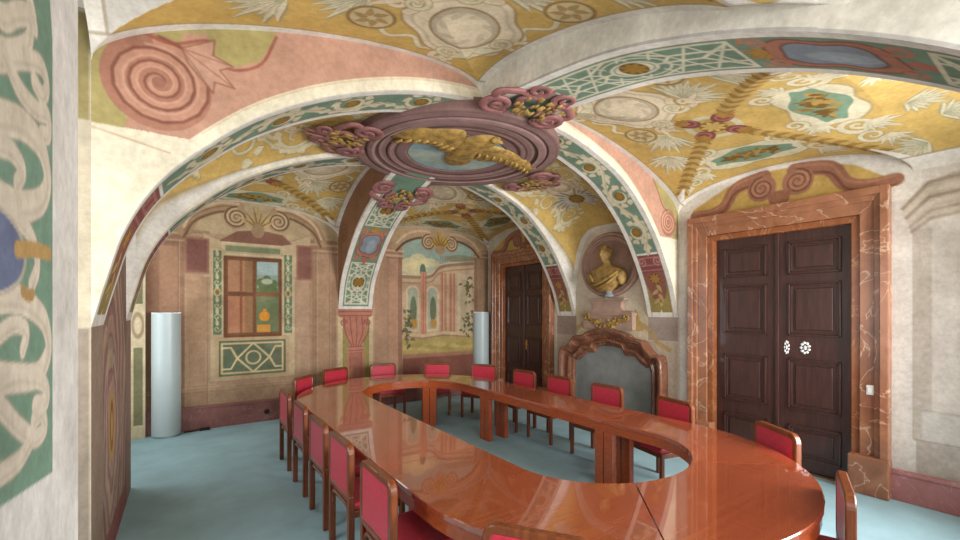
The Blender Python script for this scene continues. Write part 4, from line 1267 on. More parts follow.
def medallion():
    t = empty('ceiling_medallion', (MC[0], MC[1], 3.86))
    tag(t, 'large oval mauve moulded medallion at the crown of the vault with a flying eagle', 'medallion')
    prof = [(1.0, 0.13), (1.0, -0.005), (0.985, -0.012), (0.90, -0.012), (0.885, 0.0), (0.865, -0.02), (0.83, -0.026), (0.80, -0.018), (0.785, 0.0), (0.74, 0.004), (0.70, 0.008), (0.685, -0.004), (0.66, -0.008), (0.63, 0.0), (0.615, 0.012), (0.50, 0.014), (0.495, 0.02), (0.47, 0.024)]
    n = 96
    pr = np.array(prof)
    rr = np.concatenate([np.linspace(pr[k, 0], pr[k + 1, 0], 8)[:-1] for k in range(len(pr) - 1)] + [[pr[-1, 0]]])
    zz = np.concatenate([np.linspace(pr[k, 1], pr[k + 1, 1], 8)[:-1] for k in range(len(pr) - 1)] + [[pr[-1, 1]]])
    th = np.linspace(0, 2 * PI, 260)
    RR, TT = np.meshgrid(rr, th, indexing='ij')
    ZZ = np.repeat(zz[:, None], len(th), 1)
    p = Paint(RR, TT, (0.56, 0.445, 0.43), 0.004)
    for r0, r1, c in ((0.965, 1.01, (0.50, 0.39, 0.37)), (0.875, 0.90, (0.40, 0.29, 0.275)), (0.80, 0.83, (0.66, 0.56, 0.53)), (0.765, 0.80, (0.36, 0.26, 0.24)), (0.735, 0.765, (0.63, 0.52, 0.49)), (0.675, 0.70, (0.34, 0.24, 0.22)), (0.64, 0.66, (0.62, 0.51, 0.48)), (0.595, 0.62, (0.38, 0.27, 0.25)), (0.49, 0.595, (0.53, 0.42, 0.41)), (0.46, 0.49, (0.42, 0.31, 0.28))):
        p.rect(r0, r1, -1, 7, c)
    surf('moulded_frame', np.stack([MA * RR * np.cos(TT), MBB * RR * np.sin(TT), ZZ], -1), p.C, parent=t, kind=None)
    # sky field
    k = 80
    u = np.linspace(0, 1, k); th = np.linspace(0, 2 * PI, 160)
    R, T = np.meshgrid(u, th, indexing='ij')
    X = MA * 0.49 * R * np.cos(T); Y = MBB * 0.49 * R * np.sin(T)
    p = Paint(X, Y, (0.55, 0.66, 0.68), 0.01)
    for (a, b, rx, ry, c) in ((-.2, .25, .45, .18, (0.70, 0.72, 0.64)), (.3, .2, .3, .2, (0.72, 0.74, 0.66)), (0, .4, .5, .12, (0.62, 0.68, 0.62)), (.1, -.35, .4, .12, (0.60, 0.72, 0.76)), (-.35, -.1, .2, .2, (0.52, 0.60, 0.62))):
        p.ell(a, b, rx, ry, c, 0.6)
    surf('sky_panel', np.stack([X, Y, np.full_like(X, 0.022)], -1), p.C, parent=t, kind=None)
    # eagle: two wings and a body, rounded gilt relief
    def relief(pts, z0, z1, name, par):
        pts = [(x - MC[0], y - MC[1]) for x, y in pts]
        c = np.mean(pts, 0)
        fine = catmull(pts + [pts[0]], 3)[:-1]
        rows = []
        for f, z in ((1.0, z0), (0.97, (z0 + z1) / 2), (0.80, z1), (0.45, z1 - 0.012), (0.02, z1 - 0.016)):
            rows.append([(c[0] + (x - c[0]) * f, c[1] + (y - c[1]) * f, z) for x, y in fine])
        return MB().grid(rows, True, closed_v=True).build(name, M_EAGLE, par)
    body = relief([(2.68, 4.57), (2.64, 4.30), (2.66, 4.12), (2.75, 3.98), (2.85, 3.91), (2.97, 3.90), (3.02, 3.97), (2.90, 4.02), (2.86, 4.16), (2.98, 4.36), (3.08, 4.60), (3.12, 4.80), (3.05, 4.95), (2.90, 4.97), (2.78, 4.82)], 0.015, -0.035, 'eagle_body', t)
    lw = relief([(1.92, 4.56), (2.02, 4.28), (2.19, 4.10), (2.42, 3.95), (2.58, 4.00), (2.70, 4.25), (2.74, 4.50), (2.62, 4.62), (2.44, 4.46), (2.20, 4.44)], 0.012, -0.03, 'eagle_wing', t)
    rw = relief([(2.86, 4.36), (2.98, 4.16), (3.22, 4.14), (3.52, 4.22), (4.02, 4.42), (3.98, 4.60), (3.70, 4.56), (3.45, 4.50), (3.22, 4.56), (3.02, 4.60)], 0.012, -0.03, 'eagle_wing', t)
    h = MB(); h.blob((2.93 - MC[0], 3.93 - MC[1], -0.02), (0.06, 0.05, 0.045)); h.tube([(2.96 - MC[0], 3.92 - MC[1], -0.02), (3.03 - MC[0], 3.94 - MC[1], -0.025), (3.04 - MC[0], 3.99 - MC[1], -0.02)], [0.03, 0.02, 0.004], 6)
    h.build('eagle_head', M_EAGLE, t)
    # feather rows on the wings
    for wing, base, tip, n_, sgn in ((lw, (2.66, 4.35), (1.98, 4.50), 8, 1), (rw, (2.95, 4.35), (3.95, 4.52), 10, 1)):
        f = MB()
        for k_ in range(n_):
            q = (k_ + 0.5) / n_
            x = base[0] + (tip[0] - base[0]) * q - MC[0]; y = base[1] + (tip[1] - base[1]) * q - MC[1] - 0.12 * math.sin(PI * q)
            f.tube([(x, y, -0.05), (x + (0.03 if wing is rw else -0.03), y + 0.09, -0.045), (x + (0.06 if wing is rw else -0.06), y + 0.16, -0.03)], [0.014, 0.018, 0.006], 6)
        f.build('feathers', M_EAGLE, wing)


medallion()


def spiral3(c, r, turns, a0, sgn, ux, uy, uz, n=26, shrink=0.15):
    out = []
    for k in range(n):
        t = k / (n - 1); rr = r * (1 - t * (1 - shrink)); an = a0 + sgn * 2 * PI * turns * t
        out.append(Vector(c) + Vector(ux) * (rr * math.cos(an)) + Vector(uy) * (rr * math.sin(an)) + Vector(uz) * (0.03 * t))
    return out


def scroll_ornament(px, py, z, ang, label, pitch=0.0):
    """rose coloured double scroll with gilt foliage fixed where a rib meets the medallion; local +x points away from the medallion"""
    t = empty('scroll_ornament', (px, py, z), ang)
    t.scale = (1.22, 1.25, 0.6)
    t.rotation_euler = (0, pitch, ang)
    tag(t, label, 'ceiling ornament', 'scroll ornaments around the medallion')
    s = MB()
    ex, ey, dn = (1, 0, 0), (0, 1, 0), (0, 0, -1)
    for sg in (-1, 1):
        a = spiral3((-0.02, sg * 0.26, 0), 0.13, 1.6, -sg * 2.2, -sg, ex, ey, dn)
        s.tube(a[::-1], [0.022 + 0.018 * k / len(a) for k in range(len(a))], 7)
        b = spiral3((0.30, sg * 0.13, 0), 0.10, 1.5, sg * 2.4, sg, ex, ey, dn)
        s.tube(b[::-1], [0.018 + 0.016 * k / len(b) for k in range(len(b))], 7)
        s.tube(catmull([tuple(a[0]), (0.10, sg * 0.36, 0.0), (0.20, sg * 0.26, 0), tuple(b[0])], 5), 0.036, 7)
        s.tube(catmull([(0.02, sg * 0.10, 0), (0.15, sg * 0.16, -0.01), (0.26, sg * 0.04, -0.02), (0.46, sg * 0.05, 0.0)], 5), [0.04 - 0.0018 * k for k in range(16)], 7)
    s.build('scrolls', M_ROSE, t)
    rng = random.Random(int(px * 100))
    f = MB()
    for k in range(40):
        x, y = rng.uniform(-0.05, 0.24), rng.uniform(-0.17, 0.17)
        a = rng.uniform(0, 6.3)
        f.blob((x, y, -0.03 - rng.uniform(0, 0.02)), (0.03 + rng.uniform(0, .015), 0.02, 0.016), 1)
    f.build('gilt_foliage', M_GILT, t)


scroll_ornament(2.74, 3.18, 3.835, -PI / 2, 'rose scroll ornament between medallion and the front strapwork rib')
scroll_ornament(2.78, 6.10, 3.715, PI / 2, 'rose scroll ornament between medallion and the back wall rib', 0.36)
scroll_ornament(1.62, 4.86, 3.83, PI, 'rose scroll ornament at the left end of the medallion')
scroll_ornament(4.26, 4.88, 3.82, 0.0, 'rose scroll ornament at the right end of the medallion, toward the bust')


# ------------------------------------------------------------------ skirting
def skirting(name, x0, x1, y0, y1, axis, h=0.31):
    b = MB()
    b.box(x0, x1, y0, y1, 0, h - 0.045, 0.004, 1)
    if axis == 'x':
        b.box(x0 - 0.015, x1, y0, y1, h - 0.045, h, 0.008, 2)
    else:
        b.box(x0, x1, y0 - 0.015, y1, h - 0.045, h, 0.008, 2)
    b.build(name, M_SKIRTB if axis == 'y' else M_SKIRT, kind='structure')


skirting('baseboard_back', XL, XR - 0.03, YB - 0.03, YB, 'y', 0.375)
skirting('baseboard_right', XR - 0.03, XR, YF, 1.235, 'x')
skirting('baseboard_right', XR - 0.03, XR, 3.32, 3.60, 'x')


# ------------------------------------------------------------------ doors
def door(name, cy, w, h, handles):
    root = empty(name, (XR, cy, 0))
    root['kind'] = 'structure'
    fr = MB()
    hw = w / 2

    fi = MB()

    def nshape(a, b, top_in, top_out, x0, x1, z0=0.0, bev=0.008, fr=fr):
        fr.box(x0, x1, -b, -a, z0, top_out, bev, 2); fr.box(x0, x1, a, b, z0, top_out, bev, 2); fr.box(x0 + 0.001, x1, -a - 0.01, a + 0.01, top_in, top_out - 0.001, bev, 2)
    nshape(hw - 0.005, hw + 0.07, h - 0.005, h + 0.07, -0.035, 0.13, fr=fi)
    nshape(hw + 0.07, hw + 0.20, h + 0.07, h + 0.20, -0.06, 0.01)
    nshape(hw + 0.19, hw + 0.25, h + 0.19, h + 0.26, -0.085, 0.01)
    nshape(hw + 0.24, hw + 0.31, h + 0.25, h + 0.33, -0.12, 0.01)
    for sg in (-1, 1):
        a, b = sorted((sg * (hw - 0.01), sg * (hw + 0.315)))
        fr.box(-0.135, 0.02, a, b, 0.0, 0.40, 0.01, 2)
    fi.build('inner_moulding', M_INNER, root)
    fr.build('marble_frame', M_MARBLE, root)
    for sg in (-1, 1):
        lf = MB()
        y0, y1 = (0.006, hw) if sg > 0 else (-hw, -0.006)
        lf.box(0.06, 0.11, y0, y1, 0.03, h, 0.004, 1)
        leaf = lf.build('door_leaf', M_DOOR, root)
        m = 0.11
        for z0, z1 in ((0.17, 0.55), (0.73, 1.33), (1.60, 2.23), (2.33, 2.72)):
            a, b = y0 + m, y1 - m
            q = MB()
            for k, (i, x0, x1) in enumerate(((0.0, 0.035, 0.062), (0.022, 0.046, 0.062))):
                wd = 0.022
                q.box(x0, x1, a + i, b - i, z0 + i, z0 + i + wd, 0.005, 2); q.box(x0, x1, a + i, b - i, z1 - i - wd, z1 - i, 0.005, 2)
                q.box(x0, x1, a + i, a + i + wd, z0 + i, z1 - i, 0.005, 2); q.box(x0, x1, b - i - wd, b - i, z0 + i, z1 - i, 0.005, 2)
            q.box(0.045, 0.062, a + 0.07, b - 0.07, z0 + 0.07, z1 - 0.07, 0.01, 2)
            q.build('panel', M_DOOR, leaf)
        if sg < 0:
            if handles == 'silver':
                for yy, zz, ry, rz, nm in ((-0.10, 1.46, 0.03, 0.085, 'lock_plate'), (-0.285, 1.465, 0.055, 0.075, 'lock_plate')):
                    q = MB()
                    for k in range(9):
                        an = 2 * PI * k / 9
                        q.blob((0.054, yy + ry * 0.72 * math.cos(an), zz + rz * 0.78 * math.sin(an)), (0.008, ry * 0.36, rz * 0.26), 1)
                    q.blob((0.054, yy, zz), (0.012, ry * 0.3, rz * 0.4), 2)
                    if ry < 0.03:
                        q.tube([(0.05, yy - 0.01, zz), (0.02, yy - 0.02, zz), (0.018, yy - 0.075, zz)], 0.009, 7)
                    q.build(nm, M_SILVER, leaf)
            else:
                q = MB()
                q.box(0.050, 0.062, -0.09, -0.045, 1.08, 1.28, 0.005, 2)
                q.tube([(0.055, -0.067, 1.2), (0.02, -0.067, 1.2), (0.018, -0.16, 1.19)], 0.011, 7)
                q.build('door_handle', M_BRASS, leaf)
    ml = MB(); ml.box(0.04, 0.065, -0.02, 0.02, 0.03, h, 0.006, 2); ml.build('meeting_stile', M_DOOR, root)
    th = MB(); th.box(-0.02, 0.14, -hw, hw, 0.0, 0.018, 0.004, 1); th.build('threshold', M_THRESH, root)
    bk = MB(); bk.box(0.12, 0.16, -hw - 0.02, hw + 0.02, 0, h + 0.02); bk.build('back_board', M_DOOR, root)


door('door_1', 2.25, 1.46, 2.84, 'silver')
door('door_2', 6.975, 1.30, 2.86, 'brass')
sw = MB(); sw.box(-0.012, 0, -0.032, 0.032, -0.05, 0.05, 0.004, 2)
o_ = sw.build('light_switch', M_PLASTIC); o_.location = (XR - 0.06, 1.36, 1.08)
tag(o_, 'small white light switch on the red marble frame of the near door', 'light switch')
k_ = MB(); k_.box(-0.02, -0.011, -0.022, 0.022, -0.03, 0.03, 0.004, 2); k_.build('rocker', M_PLASTIC, o_)


# ------------------------------------------------------------------ fireplace
def fireplace():
    cy = 4.66
    t = empty('fireplace', (XR - 0.004, cy, 0))
    tag(t, 'curved brown marble fireplace surround with a grey panel closing the opening', 'fireplace')
    out = [(1.04, 0), (1.04, 1.12), (0.90, 1.22), (0.76, 1.35), (0.70, 1.43), (0.48, 1.46), (0.36, 1.53), (0.0, 1.58)]
    inn = [(0.77, 0), (0.77, 0.93), (0.68, 1.02), (0.56, 1.10), (0.48, 1.17), (0.30, 1.18), (0.25, 1.27), (0.0, 1.31)]
    out = [(y * 0.965, z) for y, z in out]
    O = out + [(-y, z) for y, z in out[-2::-1]]
    I = inn + [(-y, z) for y, z in inn[-2::-1]]
    # rounder shoulders: subdivide with a gentle curve
    O2 = catmull(O, 4); I2 = catmull(I, 4)
    prof = [(0.0, 0.0), (0.0, 0.17), (0.06, 0.20), (0.16, 0.20), (0.22, 0.17), (0.24, 0.14), (0.40, 0.11), (0.52, 0.10), (0.56, 0.13), (0.66, 0.15), (0.76, 0.13), (0.80, 0.09), (0.94, 0.08), (1.0, 0.06), (1.0, 0.0)]
    rows = []
    for q, d in prof:
        rows.append([(-d, O2[k][0] + (I2[k][0] - O2[k][0]) * q, O2[k][1] + (I2[k][1] - O2[k][1]) * q) for k in range(len(O2))])
    MB().grid(rows, False).build('surround', M_MANTEL, t)
    # a cornice roll following the outline
    MB().tube([(-0.19, y * 1.0, z - 0.005) for y, z in O2], 0.028, 8).build('roll_moulding', M_MANTEL, t)
    MB().prism([(y, z) for y, z in I2], 'x', -0.03, -0.005).build('grey_panel', M_GREYP, t)
    for a in (-1.07, 0.74):
        hearth = MB(); hearth.box(-0.26, 0, a, a + 0.33, 0, 0.12, 0.01); hearth.build('plinth', M_MANTEL, t)


fireplace()


# ------------------------------------------------------------------ bust, roundel, pedestal
def roundel():
    t = empty('roundel', (XR, 4.69, 2.665))
    tag(t, 'oval stone roundel framing the gilt bust above the fireplace', 'roundel')
    ry, rz = 0.60, 0.54
    prof = [(1.0, 0.0), (1.0, 0.05), (0.96, 0.075), (0.91, 0.07), (0.89, 0.05), (0.86, 0.065), (0.82, 0.06), (0.80, 0.035), (0.76, 0.03), (0.745, 0.012)]
    n = 72
    MB().grid([[(-d, ry * r * math.cos(2 * PI * k / n), rz * r * math.sin(2 * PI * k / n)) for k in range(n)] for r, d in prof], False, closed_v=True).build('moulded_ring', plain('umber_stone', (0.60, 0.485, 0.42), 0.6, var=0.12, scale=5), t)
    MB().prism([(ry * 0.76 * math.cos(2 * PI * k / n), rz * 0.76 * math.sin(2 * PI * k / n)) for k in range(n)], 'x', -0.012, -0.002).build('back_panel', plain('rose_beige_plaster', (0.56, 0.445, 0.375), 0.8, var=0.12, scale=4), t)


roundel()


def pedestal():
    t = empty('pedestal', (XR - 0.004, 4.69, 1.5))
    tag(t, 'pinkish stone pedestal with gilt garland between the bust and the mantel', 'pedestal')
    b = MB()
    b.prism([(-0.50, 0.09), (0.50, 0.09), (0.50, 0.34), (0.47, 0.38), (0.32, 0.40), (0.28, 0.46), (0.29, 0.53), (0.345, 0.58), (0.36, 0.60), (-0.36, 0.60), (-0.345, 0.58), (-0.29, 0.53), (-0.28, 0.46), (-0.32, 0.40), (-0.47, 0.38), (-0.50, 0.34)], 'x', -0.10, -0.003)
    b.box(-0.13, -0.003, -0.37, 0.37, 0.57, 0.605, 0.006)
    b.box(-0.12, -0.003, -0.52, 0.52, 0.32, 0.36, 0.006)
    b.build('block', plain('brownish_stone', (0.62, 0.515, 0.45), 0.7, var=0.12, scale=5), t)
    g = MB(); rng = random.Random(5)
    for k in range(95):
        u = rng.uniform(-1, 1)
        y = 0.42 * u; z = 0.17 + 0.12 * u * u + rng.gauss(0, 0.045) * (1.2 - abs(u))
        g.blob((-0.105 - rng.uniform(0, 0.012), y, z), (0.012, 0.034, 0.022), 1)
    g.tube([(-0.106, 0.42 * u / 10, 0.17 + 0.12 * (u / 10) ** 2) for u in range(-10, 11)], 0.022, 6)
    g.build('gilt_garland', M_EAGLE, t)
    for sg in (-1, 1):
        g = MB()
        g.tube([tuple(v) for v in spiral3((-0.115, sg * 0.40, 0.29), 0.07, 1.4, 0, sg, (0, 1, 0), (0, 0, 1), (-1, 0, 0), 18)], 0.016, 6)
        g.build('gilt_scroll', M_EAGLE, t)


pedestal()


def bust():
    t = empty('portrait_bust', (XR - 0.105, 4.645, 2.125))
    tag(t, 'gilded portrait bust of a man standing in the oval roundel over the fireplace', 'bust')
    # torso loft: rows of (z, half width y, depth x, centre offset)
    b = MB()
    rows = [(0.10, 0.12, 0.09), (0.15, 0.19, 0.12), (0.22, 0.255, 0.14), (0.30, 0.30, 0.155), (0.36, 0.325, 0.16), (0.41, 0.325, 0.15), (0.45, 0.28, 0.135), (0.48, 0.20, 0.115), (0.505, 0.125, 0.09), (0.53, 0.085, 0.075), (0.57, 0.070, 0.07), (0.60, 0.068, 0.072)]
    n = 28
    R = []
    for z, hw, dp in rows:
        ring = []
        for k in range(n):
            a = 2 * PI * k / n
            cx, cyy = math.cos(a), math.sin(a)
            chest = 0.022 * math.exp(-((abs(cyy) - 0.45) / 0.25) ** 2) * math.exp(-((z - 0.31) / 0.07) ** 2) if cx < 0 else 0
            ring.append((-0.06 + cx * dp * 0.8 - chest, math.copysign(abs(cyy) ** 0.85, cyy) * hw, z))
        R.append(ring)
    b.grid(R, True, closed_v=True)
    # arm stumps with rounded cut
    for sg in (-1, 1):
        b.blob((-0.06, sg * 0.30, 0.31), (0.085, 0.075, 0.13), 2)
    # head with brow, nose, lips, chin, ears
    h = bmesh.new(); bmesh.ops.create_icosphere(h, subdivisions=4, radius=1.0)
    for v in h.verts:
        x, y, z = v.co
        w = 0.088 * (1.0 - 0.18 * max(0, -z) ** 1.2)
        fx, fy, fz = x * 0.108, y * w, z * 0.135
        if x < 0:
            g = lambda y0, z0, sy_, sz_: math.exp(-((y - y0) / sy_) ** 2 - ((z - z0) / sz_) ** 2)
            fx -= 0.030 * g(0, -0.10, 0.16, 0.20) + 0.012 * g(0, 0.12, 0.10, 0.22) + 0.010 * g(0, 0.30, 0.75, 0.10) + 0.012 * g(0, -0.46, 0.30, 0.07) + 0.010 * g(0, -0.60, 0.26, 0.06) + 0.018 * g(0, -0.82, 0.30, 0.14)
            fx += 0.014 * g(0.36, 0.08, 0.20, 0.12) + 0.014 * g(-0.36, 0.08, 0.20, 0.12) + 0.007 * g(0, -0.53, 0.30, 0.035)
        v.co = Vector((fx - 0.085, fy, fz + 0.70))
    b.bm(h, True)
    for sg in (-1, 1):
        b.blob((-0.075, sg * 0.088, 0.695), (0.028, 0.014, 0.036), 2)
    b.build('figure', M_GILT, t)
    hr = MB(); rng = random.Random(2)
    for k in range(70):
        a = rng.uniform(-PI, PI); e = rng.uniform(0.25, 1.5)
        x, y, z = math.cos(a) * math.cos(e), math.sin(a) * math.cos(e), math.sin(e)
        if x < -0.55 and z < 0.72:
            continue
        hr.blob((-0.08 + x * 0.108, y * 0.09, 0.70 + z * 0.137), (0.022, 0.022, 0.018), 1)
    hr.build('curly_hair', M_GILT, t)
    d = MB(); rng = random.Random(9)
    for k, pts in enumerate(([(-0.15, -0.30, 0.40), (-0.215, -0.12, 0.28), (-0.20, 0.10, 0.20), (-0.14, 0.24, 0.20)], [(-0.14, -0.30, 0.36), (-0.205, -0.14, 0.22), (-0.18, 0.06, 0.15), (-0.12, 0.18, 0.15)], [(-0.13, 0.31, 0.40), (-0.19, 0.22, 0.34), (-0.18, 0.16, 0.24)])):
        d.tube(catmull(pts, 6), 0.024, 7)
    d.build('drapery', M_GILT, t)
    s = MB()
    s.lathe([(0.0, 0.0), (0.085, 0.0), (0.085, 0.025), (0.065, 0.05), (0.055, 0.08), (0.075, 0.115), (0.0, 0.12)], (0.005, 0, 0), 24)
    s.build('socle', M_GREYP, t)


bust()


# ------------------------------------------------------------------ floor lamps
def floor_lamp(x, y, rz, label):
    t = empty('floor_lamp', (x, y, 0), rz)
    tag(t, label, 'floor lamp', 'white column floor lamps')
    n = 28; r = 0.185
    s = MB()
    prof = [(r * math.cos(a), 0.62 * r - r * 1.05 * math.sin(a)) for a in np.linspace(0, PI, n)]
    s.prism(prof, 'z', 0.03, 1.86)
    sh_ = s.build('lamp_shade', M_LAMP, t)
    b = MB(); b.prism([(px_ * 0.93, 0.02 + (py_ - 0.02) * 0.93) for px_, py_ in prof], 'z', 0.0, 0.03); b.build('lamp_base', M_STEEL, t)
    e = MB(); e.box(-r, r, 0.62 * r, 0.62 * r + 0.02, 0.0, 1.87, 0.004); e.build('back_plate', M_STEEL, t)


floor_lamp(-0.19, 7.97, 0.12, 'white half-round column floor lamp left of the painted window')
floor_lamp(5.63, 8.04, -0.25, 'white half-round column floor lamp in the corner beside the far door')

ob = MB(); ob.lathe([(0.0, -0.012), (0.035, -0.012), (0.042, 0.0)], (0, 0, 0), 20)
o_ = ob.build('power_socket', M_BLACK); o_.rotation_euler = (PI / 2, 0, 0); o_.location = (1.19, YB - 0.03, 0.16)
# the socket disc faces into the room
o_.rotation_euler = (-PI / 2, 0, 0)
tag(o_, 'round black socket in the mauve skirting of the back wall', 'socket')
cb = MB(); cb.tube(catmull([(0.02, 8.10, 0.012), (0.10, 8.09, 0.012), (0.20, 8.12, 0.012), (0.30, 8.09, 0.014)], 6), 0.010, 6)
cb.box(0.22, 0.36, 8.07, 8.14, 0.0, 0.035, 0.008)
o_ = cb.build('power_cable', M_BLACK)
tag(o_, 'short black cable and plug lying by the back skirting beside the lamp', 'cable')


# ------------------------------------------------------------------ conference table
TZ = 0.755
OC, OR_ = 2.725, 1.535        # outer outline: centre line, radius
IC, IR = 2.825, 0.79         # inner outline
YN, YFR = 2.35, 5.66        # where the straight sides meet the round ends


def outer_end(a, far):
    return (OC + OR_ * math.cos(a), (YFR if far else YN) + (OR_ if far else 1.47) * math.sin(a))


def inner_end(a, far):
    c, s = math.cos(a), math.sin(a)
    return (IC + IR * c, (YFR + 0.79 * s) if far else (YN + 0.05 + 0.70 * s))


def table():
    t = empty('conference_table', (OC, (YN + YFR) / 2, 0))
    tag(t, 'large polished reddish wooden ring-shaped conference table with an open centre', 'table')
    oy = (YN + YFR) / 2
    J0, J1 = 2.98, 5.15
    secs = []

    def lerp(a, b, n):
        return [(a[0] + (b[0] - a[0]) * k / n, a[1] + (b[1] - a[1]) * k / n) for k in range(n + 1)]
    R = math.radians

    def arc(a0, a1, far, n=18, b0=None, b1=None):
        b0 = a0 if b0 is None else b0; b1 = a1 if b1 is None else b1
        return [outer_end(R(a0 + (a1 - a0) * k / n), far) for k in range(n + 1)], [inner_end(R(b0 + (b1 - b0) * k / n), far) for k in range(n + 1)]
    # straight sides
    secs.append((lerp((OC - OR_, J1), (OC - OR_, J0), 6), lerp((IC - IR, J1), (IC - IR, J0), 6)))
    secs.append((lerp((OC + OR_, J0), (OC + OR_, J1), 6), lerp((IC + IR, J0), (IC + IR, J1), 6)))
    # near end: three pieces
    o, i = arc(180, 236, False, b1=244); secs.append(([(OC - OR_, J0)] + o, [(IC - IR, J0)] + i))
    secs.append(arc(236, 312, False, b0=244, b1=297))
    o, i = arc(312, 360, False, b0=297); secs.append((o + [(OC + OR_, J0)], i + [(IC + IR, J0)]))
    o, i = arc(0, 51, True); secs.append(([(OC + OR_, J1)] + o, [(IC + IR, J1)] + i))
    secs.append(arc(51, 129, True))
    o, i = arc(129, 180, True); secs.append((o + [(OC - OR_, J1)], i + [(IC - IR, J1)]))
    g = 0.0045
    for o, i in secs:
        o = [np.array(p) for p in o]; i = [np.array(p) for p in i]
        # leave a hairline joint between neighbouring pieces
        def trim(P, k0, k1):
            d = P[k1] - P[k0]; P[k0] = P[k0] + d / np.linalg.norm(d) * g
        for P in (o, i):
            trim(P, 0, 1); trim(P, -1, -2)
        rows = []
        for k in range(len(o)):
            a, b = o[k], i[k]
            u = (b - a) / np.linalg.norm(b - a)
            w = np.linalg.norm(b - a)
            e = 0.006
            pr = [(0.0, TZ - 0.035), (0.0, TZ - e), (e, TZ), (w - e, TZ), (w, TZ - e), (w, TZ - 0.035)]
            rows.append([((a + u * q)[0] - OC, (a + u * q)[1] - oy, z) for q, z in pr])
        m = MB()
        m.grid(rows, False)
        nb = len(rows[0]); nr = len(rows)
        for k in range(nr - 1):
            m.f.append([k * nb, k * nb + nb - 1, (k + 1) * nb + nb - 1, (k + 1) * nb]); m.s.append(False)
        m.f.append(list(range(nb))); m.s.append(False); m.f.append([(nr - 1) * nb + q for q in range(nb)][::-1]); m.s.append(False)
        m.build('table_top', M_TABLE, t)
    # aprons
    def loop(kind, inset):
        P = []
        f = outer_end if kind == 'o' else inner_end
        for k in range(37):
            P.append(f(R(180 + 180 * k / 36), False))
        for k in range(37):
            P.append(f(R(180 * k / 36), True))
        c = np.array([OC, oy])
        out = []
        P = [np.array(p) for p in P]
        for k in range(len(P)):
            d = P[(k + 1) % len(P)] - P[k - 1]
            nrm = np.array([d[1], -d[0]]) / np.linalg.norm(d)
            out.append(P[k] + nrm * inset)
        return out
    for kind, sg, nm in (('o', -1, 'outer_apron'), ('i', 1, 'inner_apron')):
        A = loop(kind, sg * 0.012); B = loop(kind, sg * 0.045)
        rows = [[(p[0] - OC, p[1] - oy, z) for p in L] for L, z in ((A, TZ - 0.036), (A, TZ - 0.052), (A, TZ - 0.06), (A, TZ - 0.125), (B, TZ - 0.125), (B, TZ - 0.036))]
        MB().grid(rows, False, closed_v=True).build(nm, M_EDGE, t)
    # paired legs at the joints, inside and outside edge
    def leg(x, y, ang):
        m = MB(); m.box(-0.035, 0.035, -0.055, 0.055, 0.0, TZ - 0.037, 0.006, 2)
        o = m.build('table_leg', M_EDGE, t)
        o.location = (x - OC, y - oy, 0); o.rotation_euler = (0, 0, ang)
    for side in (-1, 1):
        for y in (J0, 5.27 if side < 0 else J1):
            for dy in (-0.06, 0.06):
                leg(IC + side * (IR + 0.055), y + dy, 0); leg(OC + side * (OR_ - 0.30), y + dy, 0)
    for far, angs in ((False, (240, 304)), (True, (51, 129))):
        for a in angs:
            for da in (-4.2, 4.2):
                q = R(a + da)
                x, y = inner_end(q, far); dx, dy = math.cos(R(a)), math.sin(R(a))
                leg(x + dx * 0.06, y + dy * 0.06, R(a))
                q = R(a + da * 0.5)
                x, y = outer_end(q, far)
                leg(x - dx * 0.30, y - dy * 0.30, R(a))


table()


# ------------------------------------------------------------------ chairs
def rounded_frame(w, z0, z1, r, n=6):
    """closed rounded rectangle centreline in the x-z plane"""
    pts = []
    for cx, cz, a0 in ((w / 2 - r, z1 - r, 0), (-w / 2 + r, z1 - r, 90), (-w / 2 + r, z0 + r, 180), (w / 2 - r, z0 + r, 270)):
        for k in range(n + 1):
            a = math.radians(a0 + 90 * k / n)
            pts.append((cx + r * math.cos(a), cz + r * math.sin(a)))
    return pts


def sweep_frame(mb, pts, half_w, y0, y1, closed=True):
    P = [np.array(p) for p in pts]
    n = len(P)
    rows = []
    for k in range(n):
        a = P[k - 1] if (closed or k > 0) else P[k]
        b = P[(k + 1) % n] if (closed or k < n - 1) else P[k]
        d = (b - a) / np.linalg.norm(b - a)
        nr = np.array([d[1], -d[0]])
        e = 0.007
        sec = [(-half_w, y0 + e), (-half_w, y1 - e), (-half_w + e, y1), (half_w - e, y1), (half_w, y1 - e), (half_w, y0 + e), (half_w - e, y0), (-half_w + e, y0)]
        rows.append([(P[k][0] + nr[0] * u, v, P[k][1] + nr[1] * u) for u, v in sec])
    mb.grid(rows, False, closed_u=closed, closed_v=True)
    return mb


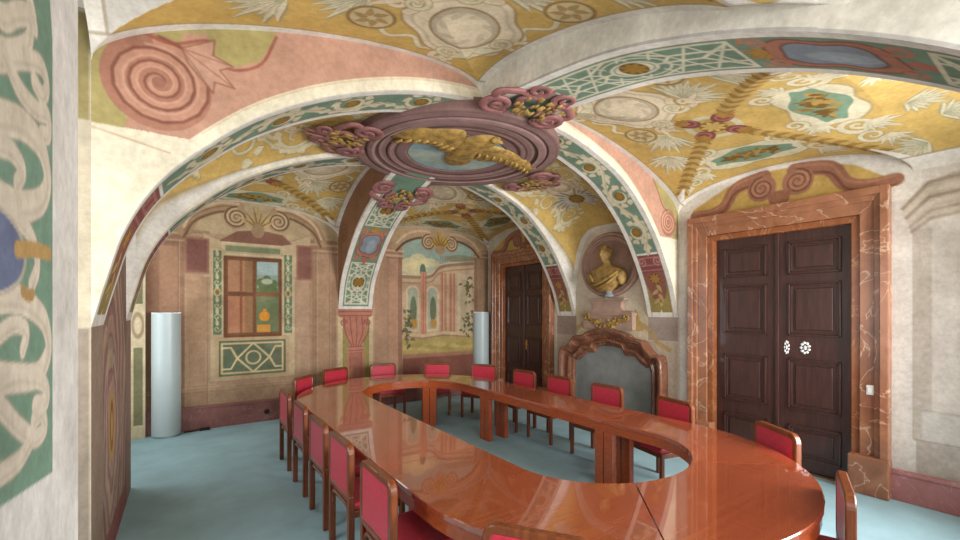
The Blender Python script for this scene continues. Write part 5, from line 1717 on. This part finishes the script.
def make_chair():
    t = empty('conference_chair')
    W, hw = 0.52, 0.022
    b = MB()
    sweep_frame(b, rounded_frame(W - 2 * hw, 0.505, 0.89, 0.05), hw, -0.235, -0.185)
    b.build('back_frame', M_CHAIR, t)
    p = MB(); p.box(-W / 2 + 0.036, W / 2 - 0.036, -0.232, -0.188, 0.52, 0.874, 0.014, 3); p.build('back_pad', M_RED, t)
    for sx in (-1, 1):
        x = sx * (W / 2 - hw)
        m = MB(); m.box(x - hw, x + hw, -0.234, -0.186, 0.0, 0.53, 0.005, 2); m.build('leg', M_CHAIR, t)
        m = MB(); m.box(x - hw, x + hw, 0.175, 0.22, 0.0, 0.42, 0.012, 3); m.build('leg', M_CHAIR, t)
    f = MB()
    for sx in (-1, 1):
        x = sx * (W / 2 - hw)
        f.box(x - hw + 0.003, x + hw - 0.003, -0.19, 0.18, 0.365, 0.418, 0.006, 2)
    f.box(-W / 2 + 0.01, W / 2 - 0.01, 0.177, 0.217, 0.365, 0.419, 0.008, 2)
    sweep_frame(f, [(-W / 2 + 0.05, 0.33), (-W / 2 + 0.05, 0.40), (-W / 2 + 0.075, 0.43), (-W / 2 + 0.11, 0.44), (W / 2 - 0.11, 0.44), (W / 2 - 0.075, 0.43), (W / 2 - 0.05, 0.40), (W / 2 - 0.05, 0.33)], 0.014, -0.225, -0.19, closed=False)
    f.build('seat_frame', M_CHAIR, t)
    s = MB(); s.box(-W / 2 + 0.012, W / 2 - 0.012, -0.205, 0.225, 0.415, 0.475, 0.022, 3); s.build('seat', M_RED, t)
    return t


def copy_tree(o, parent=None):
    c = o.copy()
    COL.objects.link(c)
    if parent is not None:
        c.parent = parent
    for ch in [x for x in bpy.data.objects if x.parent is o]:
        copy_tree(ch, c)
    return c


# back centre x, y, direction the sitter faces (degrees from +x), label
CH = [
    (1.00, 2.57, 0, 'red chair on the left long side, nearest one before the first table joint'),
    (1.02, 3.39, 0, 'red chair on the left long side, second from the front'),
    (1.02, 4.06, 0, 'red chair on the left long side, third from the front'),
    (1.03, 4.86, 0, 'red chair on the left long side, fourth from the front'),
    (1.04, 5.72, 0, 'red chair seen edge-on at the far end of the left row'),
    (1.50, 6.86, -42, 'red chair at the rounded far left corner, beside the last of the left row'),
    (2.16, 7.50, -68, 'red chair before the painted back wall, left of the rib console'),
    (3.07, 7.62, -88, 'red chair at the far end in front of the console under the rib'),
    (3.98, 7.18, -122, 'red chair at the far end in front of the painted landscape'),
    (4.56, 6.47, -150, 'red chair at the far right curve in front of the corner lamp'),
    (4.66, 5.45, -176, 'red chair in front of the far dark door'),
    (4.68, 4.66, 180, 'red chair in front of the left end of the fireplace'),
    (4.66, 3.76, 180, 'red chair in front of the grey fireplace panel at its near side'),
    (4.53, 2.72, 166, 'red chair between the fireplace and the near door'),
    (4.16, 1.58, 146, 'red chair standing in front of the near double door'),
    (3.157, 0.845, 110, 'red chair seen edge-on at the right, cut by the bottom of the picture'),
    (1.31, 1.44, 34, 'red chair at the bottom centre showing only the top of its back'),
]
proto = make_chair()
for i, (x, y, a, lab) in enumerate(CH):
    c = proto if i == 0 else copy_tree(proto)
    an = math.radians(a)
    c.location = (x + 0.21 * math.cos(an), y + 0.21 * math.sin(an), 0)
    c.rotation_euler = (0, 0, an - PI / 2)
    tag(c, lab, 'chair', 'red conference chairs around the table')
